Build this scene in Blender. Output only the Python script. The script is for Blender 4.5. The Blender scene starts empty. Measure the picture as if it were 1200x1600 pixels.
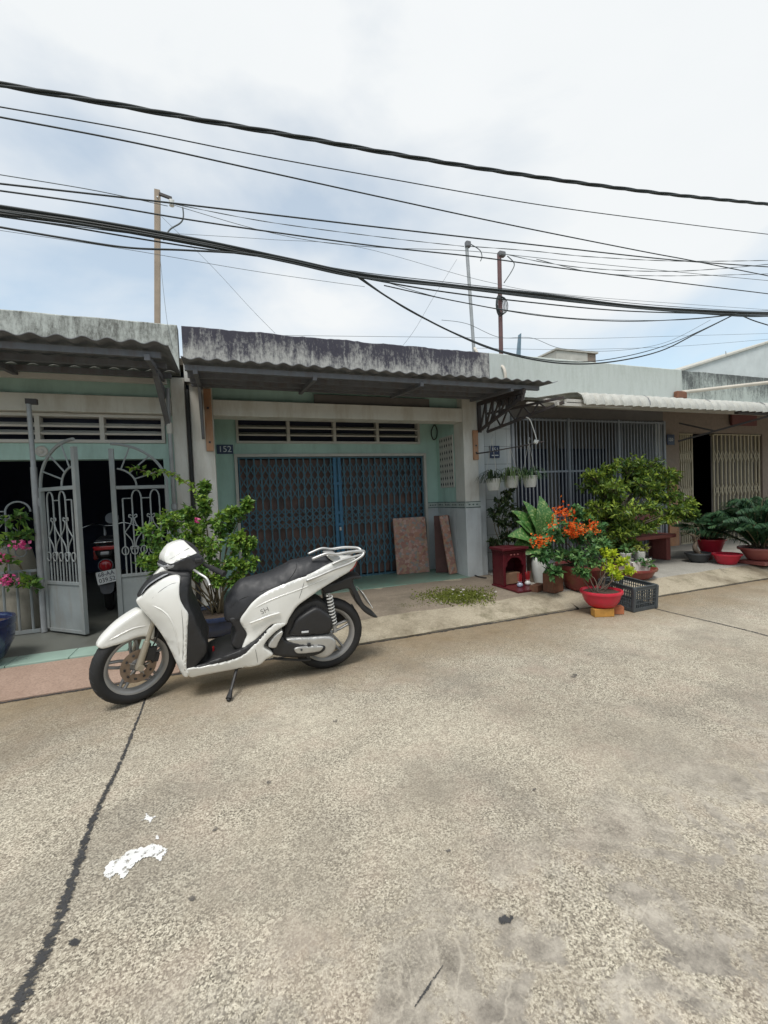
import bpy, bmesh, math, random
import numpy as np
from mathutils import Vector, Matrix, Euler, noise as mnoise
from mathutils.geometry import delaunay_2d_cdt
random.seed(7)
SC = bpy.context.scene
COL = SC.collection
# ------------------------------------------------------------------ camera
F = 670.0; CH = 1.306                      # focal length in photo pixels (1200x1600), eye height
_X = np.array([(2441-600)/F, (701-800)/F, 1.0]); _X /= np.linalg.norm(_X)
_D = np.array([0.042, 1.0, -(_X[0]*0.042+_X[1])/_X[2]]); _D /= np.linalg.norm(_D)
RW = np.stack([_X, np.cross(_X, _D), -_D])  # camera (right, down, forward) -> world (along street, into houses, up)
EYE = np.array([0, 0, CH])
cam = bpy.data.cameras.new('camera'); camo = bpy.data.objects.new('camera', cam); COL.objects.link(camo)
cam.sensor_fit = 'VERTICAL'; cam.sensor_height = 36.0; cam.lens = 36.0*F/1600.0
cam.clip_start = 0.05; cam.clip_end = 3000
m = Matrix.Identity(4)
for i in range(3):
    m[i][0] = RW[i, 0]; m[i][1] = -RW[i, 1]; m[i][2] = -RW[i, 2]; m[i][3] = EYE[i]
camo.matrix_world = m
SC.camera = camo
# ------------------------------------------------------------------ sky, sun, exposure
SUN_EL, SUN_AZ = math.radians(62), math.radians(215)   # sun stands behind the camera, a little to the left
W = bpy.data.worlds.new('World'); SC.world = W; W.use_nodes = True
nt = W.node_tree; nt.nodes.clear()
def _n(t, **k):
    n = nt.nodes.new(t)
    for a, b in k.items(): setattr(n, a, b)
    return n
out = _n('ShaderNodeOutputWorld'); bg = _n('ShaderNodeBackground')
sky = _n('ShaderNodeTexSky', sky_type='NISHITA', sun_disc=False, sun_elevation=SUN_EL, sun_rotation=SUN_AZ, air_density=1.0, dust_density=0.3, ozone_density=1.0)
bg.inputs[1].default_value = 0.1
tc = _n('ShaderNodeTexCoord'); mp = _n('ShaderNodeMapping'); mp.inputs['Scale'].default_value = (1.0, 1.0, 2.2); mp.inputs['Location'].default_value = (6, 0, 6)
nz = _n('ShaderNodeTexNoise'); nz.inputs['Scale'].default_value = 1.5; nz.inputs['Detail'].default_value = 7; nz.inputs['Roughness'].default_value = 0.5; nz.inputs['Distortion'].default_value = 0.3
cr = _n('ShaderNodeValToRGB'); cr.color_ramp.elements[0].position = 0.36; cr.color_ramp.elements[1].position = 0.58
cr.color_ramp.elements[0].color = (0.48, 0.48, 0.48, 1); cr.color_ramp.elements[1].color = (1, 1, 1, 1)
nz2 = _n('ShaderNodeTexNoise'); nz2.inputs['Scale'].default_value = 3.0; nz2.inputs['Detail'].default_value = 5
cc = _n('ShaderNodeMix', data_type='RGBA'); cc.inputs[6].default_value = (4.75, 4.95, 5.05, 1); cc.inputs[7].default_value = (5.2, 5.32, 5.38, 1)
mx = _n('ShaderNodeMix', data_type='RGBA')
L = nt.links.new
L(tc.outputs['Generated'], mp.inputs[0]); L(mp.outputs[0], nz.inputs['Vector']); L(mp.outputs[0], nz2.inputs['Vector'])
sp_ = _n('ShaderNodeSeparateXYZ'); el_ = _n('ShaderNodeMath', operation='MULTIPLY_ADD'); el_.inputs[1].default_value = 0.40; el_.inputs[2].default_value = -0.20; ad_ = _n('ShaderNodeMath', operation='ADD')
L(tc.outputs['Generated'], sp_.inputs[0]); L(sp_.outputs[2], el_.inputs[0]); L(nz.outputs[0], ad_.inputs[0]); L(el_.outputs[0], ad_.inputs[1]); L(ad_.outputs[0], cr.inputs[0])   # the cloud sheet is thicker overhead
L(nz2.outputs[0], cc.inputs[0])
L(cr.outputs[0], mx.inputs[0]); tn = _n('ShaderNodeMix', data_type='RGBA', blend_type='MULTIPLY'); tn.inputs[0].default_value = 1.0; tn.inputs[7].default_value = (0.90, 1.12, 1.05, 1)
L(sky.outputs[0], tn.inputs[6]); L(tn.outputs[2], mx.inputs[6]); L(cc.outputs[2], mx.inputs[7])
L(mx.outputs[2], bg.inputs[0]); L(bg.outputs[0], out.inputs[0])
sl = bpy.data.lights.new('sun', 'SUN'); sl.energy = 1.5; sl.angle = math.radians(20); sl.color = (1.0, 0.965, 0.91)
so = bpy.data.objects.new('sun', sl); COL.objects.link(so)
_sd = Vector((math.sin(SUN_AZ)*math.cos(SUN_EL), math.cos(SUN_AZ)*math.cos(SUN_EL), math.sin(SUN_EL)))
so.rotation_euler = (-_sd).to_track_quat('-Z', 'Y').to_euler(); so.location = (0, -5, 12)
SC.view_settings.view_transform = 'Standard'; SC.view_settings.look = 'None'
SC.view_settings.exposure = 0.86; SC.view_settings.gamma = 1.0; SC.view_settings.use_curve_mapping = False
SC.render.resolution_x = 768; SC.render.resolution_y = 1024; SC.render.resolution_percentage = 100
SC.render.engine = 'CYCLES'
# ------------------------------------------------------------------ photo pixel -> direction -> point on a known plane
def ray(x, y): return RW @ np.array([(x-600)/F, (y-800)/F, 1.0])
def onY(x, y, Y): d = ray(x, y); return Vector(EYE+d*(Y/d[1]))
def onX(x, y, X): d = ray(x, y); return Vector(EYE+d*(X/d[0]))
def onZ(x, y, z=0.0): d = ray(x, y); return Vector(EYE+d*((z-CH)/d[2]))
# ------------------------------------------------------------------ mesh helpers
class MB:
    def __init__(s): s.v = []; s.f = []; s.m = []; s.mi = 0
    def add(s, vs, fs):
        o = len(s.v); s.v += [tuple(v) for v in vs]; s.f += [tuple(i+o for i in f) for f in fs]; s.m += [s.mi]*len(fs); return s
    def box(s, a, b, M=None):
        (x0, y0, z0), (x1, y1, z1) = a, b
        vs = [(x0,y0,z0),(x1,y0,z0),(x1,y1,z0),(x0,y1,z0),(x0,y0,z1),(x1,y0,z1),(x1,y1,z1),(x0,y1,z1)]
        if M is not None: vs = [M @ Vector(v) for v in vs]
        return s.add(vs, [(0,3,2,1),(4,5,6,7),(0,1,5,4),(1,2,6,5),(2,3,7,6),(3,0,4,7)])
    def cbox(s, c, d, M=None):
        return s.box([c[i]-d[i]/2 for i in range(3)], [c[i]+d[i]/2 for i in range(3)], M)
    def bar(s, p, q, w, h=None, up=(0,0,1)):
        p, q = Vector(p), Vector(q); h = h or w; t = (q-p); l = t.length; t.normalize(); u = Vector(up)
        if abs(t.dot(u)) > 0.95: u = Vector((0,1,0))
        a = t.cross(u).normalized(); b = a.cross(t).normalized()
        M = Matrix((( a.x,b.x,t.x,p.x),(a.y,b.y,t.y,p.y),(a.z,b.z,t.z,p.z),(0,0,0,1)))
        return s.box((-w/2,-h/2,0), (w/2,h/2,l), M)
    def tube(s, pts, r, n=8, cap=True, twist=0.0):
        pts = [Vector(p) for p in pts]; k = len(pts); rs = r if hasattr(r, '__len__') else [r]*k
        vs = []; pa = None
        for i, p in enumerate(pts):
            t = (pts[min(i+1, k-1)]-pts[max(i-1, 0)])
            t = t.normalized() if t.length > 1e-9 else Vector((0,0,1))
            if pa is None:
                u = Vector((0,0,1)) if abs(t.z) < 0.9 else Vector((1,0,0)); pa = t.cross(u).normalized()
            else:
                pa = (pa-t*pa.dot(t)); pa = pa.normalized() if pa.length > 1e-6 else t.orthogonal().normalized()
            b = t.cross(pa)
            for j in range(n):
                an = 2*math.pi*j/n + twist*i; vs.append(p+(pa*math.cos(an)+b*math.sin(an))*rs[i])
        fs = [(i*n+j, i*n+(j+1) % n, (i+1)*n+(j+1) % n, (i+1)*n+j) for i in range(k-1) for j in range(n)]
        if cap: fs += [tuple(range(n-1, -1, -1)), tuple((k-1)*n+j for j in range(n))]
        return s.add(vs, fs)
    def lathe(s, prof, n=28, M=None, sx=1.0, jit=0.0):
        vs = []; fs = []; k = len(prof)
        for (r, z) in prof:
            for j in range(n):
                a = 2*math.pi*j/n; v = Vector((r*math.cos(a)*sx, r*math.sin(a), z)); vs.append(M @ v if M is not None else v)
        for i in range(k-1):
            for j in range(n): fs.append((i*n+j, i*n+(j+1) % n, (i+1)*n+(j+1) % n, (i+1)*n+j))
        if prof[0] == prof[-1]: return s.add(vs, fs)
        if prof[0][0] > 1e-6: fs.append(tuple(range(n-1, -1, -1)))
        if prof[-1][0] > 1e-6: fs.append(tuple((k-1)*n+j for j in range(n)))
        return s.add(vs, fs)
    def prism(s, poly, fn0, fn1):                    # polygon between two maps of 2-d points
        n = len(poly); vs = [fn0(p) for p in poly]+[fn1(p) for p in poly]
        return s.add(vs, [tuple(range(n-1, -1, -1)), tuple(range(n, 2*n))]+[(i, (i+1) % n, n+(i+1) % n, n+i) for i in range(n)])
    def mesh(s, name):
        me = bpy.data.meshes.new(name); me.from_pydata(s.v, [], s.f); me.update(); return me
    def build(s, name, mat, parent=None, smooth=False, bevel=0.0, loc=None, fix=False):
        me = s.mesh(name)
        if fix:
            bm = bmesh.new(); bm.from_mesh(me); bmesh.ops.remove_doubles(bm, verts=bm.verts, dist=1e-5); bmesh.ops.recalc_face_normals(bm, faces=bm.faces); bm.to_mesh(me); bm.free()
        return link(name, me, mat, parent, smooth, bevel, loc)
def link(name, me, mat, parent=None, smooth=False, bevel=0.0, loc=None):
    o = bpy.data.objects.new(name, me); COL.objects.link(o)
    for mm in (mat if isinstance(mat, (list, tuple)) else [mat]):
        if mm is not None and len(me.materials) < 8: me.materials.append(mm)
    if smooth:
        me.polygons.foreach_set('use_smooth', [True]*len(me.polygons))
        if smooth is not True:
            me.set_sharp_from_angle(angle=math.radians(smooth))
    if bevel:
        b = o.modifiers.new('bevel', 'BEVEL'); b.width = bevel; b.segments = 2; b.limit_method = 'ANGLE'; b.angle_limit = math.radians(40)
    if loc is not None: o.location = loc
    if parent is not None: o.parent = parent
    return o
def tag(o, label, cat, group=None, kind=None):
    o['label'] = label; o['category'] = cat
    if group: o['group'] = group
    if kind: o['kind'] = kind
    return o
def struct(o): o['kind'] = 'structure'; return o
def thing(name, label, cat, loc=(0,0,0), rot=(0,0,0), group=None):
    o = bpy.data.objects.new(name, None); COL.objects.link(o); o.location = loc; o.rotation_euler = rot; o.empty_display_size = 0.1
    return tag(o, label, cat, group)
def share(name, src, parent, loc=None, rot=None, scale=None):
    o = bpy.data.objects.new(name, src.data); COL.objects.link(o); o.parent = parent
    for md in src.modifiers:
        if md.type == 'BEVEL':
            b = o.modifiers.new('bevel', 'BEVEL'); b.width = md.width; b.segments = md.segments; b.limit_method = 'ANGLE'; b.angle_limit = md.angle_limit
    if loc is not None: o.location = loc
    if rot is not None: o.rotation_euler = rot
    if scale is not None: o.scale = scale
    return o
_TX = {}
def _text(body, size, depth):
    cu = bpy.data.curves.new('lettering', 'FONT'); cu.body = body; cu.size = size; cu.extrude = depth; cu.align_x = 'CENTER'; cu.align_y = 'CENTER'; cu.resolution_u = 3
    o = bpy.data.objects.new('lettering', cu); COL.objects.link(o)
    dg = bpy.context.evaluated_depsgraph_get(); me = bpy.data.meshes.new_from_object(o.evaluated_get(dg))
    bpy.data.objects.remove(o); return me
for _b, _s, _d in (('152',0.115,0.0015),('151',0.085,0.0015),('150',0.09,0.0015),('SH',0.05,0.001),('68-AA',0.068,0.0006),('039.52',0.068,0.0006)): _TX[_b] = _text(_b, _s, _d)
def text_mesh(body, size, depth=0.0): return _TX[body]
def catmull(pts, k=6, closed=False):
    pts = [Vector(p) for p in pts]; n = len(pts); out = []
    for i in range(n if closed else n-1):
        if closed: a, b, c, d = pts[(i-1) % n], pts[i], pts[(i+1) % n], pts[(i+2) % n]
        else: a, b, c, d = pts[max(i-1, 0)], pts[i], pts[i+1], pts[min(i+2, n-1)]
        for j in range(k):
            t = j/k; out.append(0.5*((2*b)+(c-a)*t+(2*a-5*b+4*c-d)*t*t+(3*b-a-3*c+d)*t**3))
    if not closed: out.append(pts[-1])
    return out
# ------------------------------------------------------------------ materials
class NT:
    def __init__(s, name):
        s.m = bpy.data.materials.new(name); s.m.use_nodes = True; s.t = s.m.node_tree
        s.b = s.t.nodes['Principled BSDF']; s.o = s.t.nodes['Material Output']
        c = s.t.nodes.new('ShaderNodeTexCoord'); s.co = c.outputs['Object']
    def n(s, t, ins=None, **k):
        n = s.t.nodes.new(t)
        for a, b in k.items(): setattr(n, a, b)
        for a, b in (ins or {}).items():
            if hasattr(b, 'links') or isinstance(b, bpy.types.NodeSocket): s.t.links.new(b, n.inputs[a])
            else: n.inputs[a].default_value = b
        return n
    def geo(s): s.co = s.t.nodes.new('ShaderNodeNewGeometry').outputs['Position']; return s
    def map(s, scale=(1,1,1), rot=(0,0,0), loc=(0,0,0)):
        return s.n('ShaderNodeMapping', {'Vector': s.co, 'Scale': scale, 'Rotation': rot, 'Location': loc}).outputs[0]
    def noise(s, scale, detail=4, rough=0.55, vec=None, dist=0.0):
        return s.n('ShaderNodeTexNoise', {'Vector': vec or s.co, 'Scale': scale, 'Detail': detail, 'Roughness': rough, 'Distortion': dist}).outputs[0]
    def vor(s, scale, vec=None, feature='F1', out=0, rnd=1.0):
        return s.n('ShaderNodeTexVoronoi', {'Vector': vec or s.co, 'Scale': scale, 'Randomness': rnd}, feature=feature).outputs[out]
    def ramp(s, fac, stops, interp='LINEAR'):
        r = s.n('ShaderNodeValToRGB', {'Fac': fac}); e = r.color_ramp.elements; r.color_ramp.interpolation = interp
        while len(e) < len(stops): e.new(0.5)
        for i, (p, c) in enumerate(stops):
            e[i].position = p; e[i].color = (c, c, c, 1) if not hasattr(c, '__len__') else (*c[:3], 1)
        return r.outputs[0]
    def mix(s, fac, a, b, mode='MIX'):
        n = s.n('ShaderNodeMix', data_type='RGBA', blend_type=mode)
        for i, v in ((0, fac), (6, a), (7, b)):
            if isinstance(v, bpy.types.NodeSocket): s.t.links.new(v, n.inputs[i])
            else: n.inputs[i].default_value = v if i == 0 else ((v, v, v, 1) if not hasattr(v, '__len__') else (*v[:3], 1))
        return n.outputs[2]
    def math(s, op, a, b=0.0):
        n = s.n('ShaderNodeMath', operation=op)
        for i, v in ((0, a), (1, b)):
            if isinstance(v, bpy.types.NodeSocket): s.t.links.new(v, n.inputs[i])
            else: n.inputs[i].default_value = v
        return n.outputs[0]
    def sep(s, vec=None): return s.n('ShaderNodeSeparateXYZ', {0: vec or s.co}).outputs
    def col(s, c):
        if isinstance(c, bpy.types.NodeSocket): s.t.links.new(c, s.b.inputs['Base Color'])
        else: s.b.inputs['Base Color'].default_value = (*c[:3], 1)
    def rough(s, r):
        if isinstance(r, bpy.types.NodeSocket): s.t.links.new(r, s.b.inputs['Roughness'])
        else: s.b.inputs['Roughness'].default_value = r
    def bump(s, h, strength=0.3, dist=0.01):
        b = s.n('ShaderNodeBump', {'Height': h, 'Strength': strength, 'Distance': dist}); s.t.links.new(b.outputs[0], s.b.inputs['Normal'])
def mat(name, c, rough=0.6, var=0.18, scale=6.0, bump=0.0, bscale=60.0, metal=0.0, coat=0.0, dirt=None, spec=0.5, geo=False):
    t = NT(name)
    if geo: t.geo()
    f = t.noise(scale, 5, 0.6)
    lo = [x*(1-var) for x in c]; hi = [min(1, x*(1+var)) for x in c]
    k = t.ramp(f, [(0.3, lo), (0.7, hi)])
    if dirt:
        d = t.ramp(t.noise(scale*0.7, 8, 0.7, vec=t.map((2.2, 2.2, 0.5))), [(0.47, 0.0), (0.72, 1.0)])
        k = t.mix(t.math('MULTIPLY', d, dirt[1]), k, dirt[0])
    t.col(k); t.rough(t.ramp(f, [(0.3, max(0, rough-0.06)), (0.7, min(1, rough+0.08))]))
    t.b.inputs['Metallic'].default_value = metal; t.b.inputs['Coat Weight'].default_value = coat; t.b.inputs['Coat Roughness'].default_value = 0.08
    t.b.inputs['Specular IOR Level'].default_value = spec
    if bump: t.bump(t.noise(bscale, 6, 0.65), bump, 0.004)
    return t.m
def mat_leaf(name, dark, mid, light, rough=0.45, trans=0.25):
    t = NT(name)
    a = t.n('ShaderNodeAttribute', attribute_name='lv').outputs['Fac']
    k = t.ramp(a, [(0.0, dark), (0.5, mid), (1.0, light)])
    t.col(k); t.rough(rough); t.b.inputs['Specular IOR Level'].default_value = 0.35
    tr = t.n('ShaderNodeBsdfTranslucent', {'Color': k}); ms = t.n('ShaderNodeMixShader', {0: trans})
    t.t.links.new(t.b.outputs[0], ms.inputs[1]); t.t.links.new(tr.outputs[0], ms.inputs[2]); t.t.links.new(ms.outputs[0], t.o.inputs[0])
    return t.m
def mat_road():
    t = NT('road_concrete').geo()
    cell = t.sep(t.n('ShaderNodeTexVoronoi', {'Vector': t.co, 'Scale': 175.0}).outputs['Color'])[0]; nn = t.noise(118, 5, 0.75)
    g = t.math('ADD', t.math('MULTIPLY', cell, 0.26), t.math('MULTIPLY', nn, 0.74)); g3 = t.noise(260, 2, 0.6); g2 = t.vor(110); big = t.noise(0.55, 6, 0.6); mid = t.noise(4.5, 6, 0.65)
    base = t.ramp(g, [(0.34, (0.085,0.075,0.06)), (0.43, (0.25,0.222,0.175)), (0.51, (0.43,0.39,0.31)), (0.58, (0.58,0.53,0.425)), (0.67, (0.74,0.69,0.57))])
    base = t.mix(t.ramp(g3, [(0.36, 0.55), (0.50, 0.0)]), base, (0.14,0.12,0.095))
    base = t.mix(0.5, base, t.ramp(g2, [(0.0, 0.6), (0.4, 1.0)]), 'MULTIPLY')
    base = t.mix(t.ramp(mid, [(0.46, 0.0), (0.66, 0.38)]), base, (0.27,0.225,0.175))
    base = t.mix(t.ramp(big, [(0.45, 0.0), (0.60, 0.30)]), base, (0.62,0.565,0.455))
    base = t.mix(t.ramp(t.noise(1.3, 6, 0.65, vec=t.map(loc=(3,8,0))), [(0.48, 0.0), (0.66, 0.50)]), base, (0.19,0.172,0.145))
    base = t.mix(t.ramp(t.noise(0.9, 5, 0.6, vec=t.map((1.0,0.35,1), (0,0,0.35), (6,2,0))), [(0.50, 0.0), (0.64, 0.34)]), base, (0.24,0.205,0.16))
    base = t.mix(t.ramp(t.noise(21, 5, 0.7, vec=t.map(loc=(1,5,0))), [(0.50, 0.0), (0.68, 0.45)]), base, (0.20,0.175,0.14))
    base = t.mix(t.ramp(t.noise(3.1, 4, 0.6, vec=t.map(loc=(9,5,0))), [(0.5, 0.0), (0.7, 0.28)]), base, (0.46,0.36,0.29))
    x, y, z = t.sep()
    # brown silt washed along the gutter
    yy = t.math('ADD', y, t.math('MULTIPLY', t.math('SUBTRACT', t.noise(1.4, 5, 0.6), 0.5), 1.5))
    silt = t.ramp(t.n('ShaderNodeMapRange', {0: yy, 1: 2.7, 2: 3.75}).outputs[0], [(0.0, 0.0), (0.45, 0.42), (1.0, 0.86)])
    base = t.mix(silt, base, t.mix(t.noise(9, 7, 0.7), (0.095,0.064,0.034), (0.34,0.255,0.15)))
    # smooth cement smears where the surface was patched
    sm = t.ramp(t.noise(4.2, 7, 0.72, vec=t.map((1,1,1), (0,0,0.5), (4.3,1.7,0)), dist=0.7), [(0.47, 0.0), (0.54, 0.85)])
    near = t.n('ShaderNodeMapRange', {0: t.math('ADD', y, t.math('MULTIPLY', x, -0.10)), 1: 1.45, 2: 0.85}).outputs[0]
    sm = t.math('MULTIPLY', sm, near)
    base = t.mix(sm, base, t.mix(t.ramp(t.noise(8, 8, 0.7), [(0.35, 0.0), (0.65, 1.0)]), (0.12,0.108,0.095), (0.46,0.42,0.36)))
    vein = t.ramp(t.math('ABSOLUTE', t.math('SUBTRACT', t.noise(2.6, 6, 0.6, vec=t.map(loc=(2,2,0)), dist=0.6), 0.5)), [(0.0, 0.45), (0.018, 0.0)])
    base = t.mix(t.math('MULTIPLY', vein, near), base, (0.55,0.50,0.42))
    t.col(base); t.rough(t.ramp(g, [(0.3, 0.75), (0.7, 0.95)]))
    t.b.inputs['Specular IOR Level'].default_value = 0.3
    t.bump(t.mix(0.4, g, g2), 0.35, 0.006)
    return t.m
def mat_conc(name, a, b, stain=(0.08,0.075,0.06), amt=0.5, moss=None):
    t = NT(name).geo()
    f = t.noise(3, 8, 0.65); g = t.noise(70, 4, 0.7)
    k = t.mix(f, a, b); k = t.mix(t.ramp(g, [(0.3, 0.5), (0.6, 0.0)]), k, [x*0.45 for x in a])
    k = t.mix(t.ramp(t.noise(1.7, 7, 0.7), [(0.48, 0.0), (0.68, amt)]), k, stain)
    if moss: k = t.mix(t.ramp(t.noise(2.3, 8, 0.75, vec=t.map(loc=(7,3,1))), [(0.55, 0.0), (0.68, 0.7)]), k, moss)
    t.col(k); t.rough(0.9); t.bump(t.mix(0.5, g, f), 0.4, 0.006); t.b.inputs['Specular IOR Level'].default_value = 0.25
    return t.m
def mat_parapet(name, paint, mould, lo, hi, top, drip=0.5):
    # rain-streaked parapet plaster: mould runs down from the coping
    t = NT(name).geo(); x, y, z = t.sep()
    st = t.noise(1.0, 9, 0.75, vec=t.map((13, 13, 2.2))); bl = t.noise(2.4, 8, 0.7); fine = t.noise(38, 6, 0.7, vec=t.map((1, 1, 0.6)))
    h = t.n('ShaderNodeMapRange', {0: z, 1: top-0.75, 2: top}).outputs[0]
    v = t.math('ADD', t.math('MULTIPLY', st, 0.55), t.math('MULTIPLY', bl, 0.45))
    v = t.math('ADD', v, t.math('MULTIPLY', t.math('SUBTRACT', h, 0.5), drip))
    v = t.math('ADD', v, t.math('MULTIPLY', t.math('SUBTRACT', fine, 0.5), 0.35))
    k = t.mix(t.ramp(v, [(lo, 0.0), (hi, 1.0)]), t.mix(bl, [c*0.8 for c in paint], paint), t.mix(fine, mould, [c*2.2+0.01 for c in mould]))
    t.col(k); t.rough(0.9); t.bump(t.mix(0.5, fine, st), 0.35, 0.006); t.b.inputs['Specular IOR Level'].default_value = 0.2
    return t.m
def mat_mosaic(name):
    t = NT(name); c = t.n('ShaderNodeTexVoronoi', {'Vector': t.co, 'Scale': 24.0}).outputs['Color']
    s = t.sep(c)[0]
    k = t.ramp(s, [(0.0, (0.30,0.12,0.10)), (0.2, (0.42,0.20,0.14)), (0.4, (0.40,0.28,0.18)), (0.55, (0.50,0.32,0.27)), (0.7, (0.24,0.25,0.25)), (0.85, (0.46,0.22,0.20)), (1.0, (0.56,0.45,0.36))], 'CONSTANT')
    k = t.mix(0.3, k, t.ramp(t.noise(3, 3), [(0.35, (0.36,0.19,0.11)), (0.65, (0.36,0.31,0.27))]))
    e = t.ramp(t.vor(24.0, feature='DISTANCE_TO_EDGE'), [(0.0, 1.0), (0.06, 0.0)])
    t.col(t.mix(t.math('MULTIPLY', e, 0.5), k, (0.22,0.17,0.13))); t.rough(t.ramp(t.noise(20), [(0.3, 0.45), (0.7, 0.8)]))
    return t.m
def mat_tilewall(name, c, grout, px, pz):
    t = NT(name).geo(); x, y, z = t.sep()
    def line(v, p, w): return t.math('LESS_THAN', t.math('ABSOLUTE', t.math('SUBTRACT', t.math('FRACT', t.math('DIVIDE', v, p)), 0.5)), w)
    g = t.math('MAXIMUM', line(x, px, 0.012), line(z, pz, 0.012))
    k = t.mix(t.noise(4, 6), [v*0.82 for v in c], c); t.col(t.mix(g, k, grout)); t.rough(0.25)
    return t.m
def glass_lens(name, c):
    t = NT(name); t.col(c); t.rough(0.08); t.b.inputs['Coat Weight'].default_value = 0.6
    return t.m
MROAD = mat_road()
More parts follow.
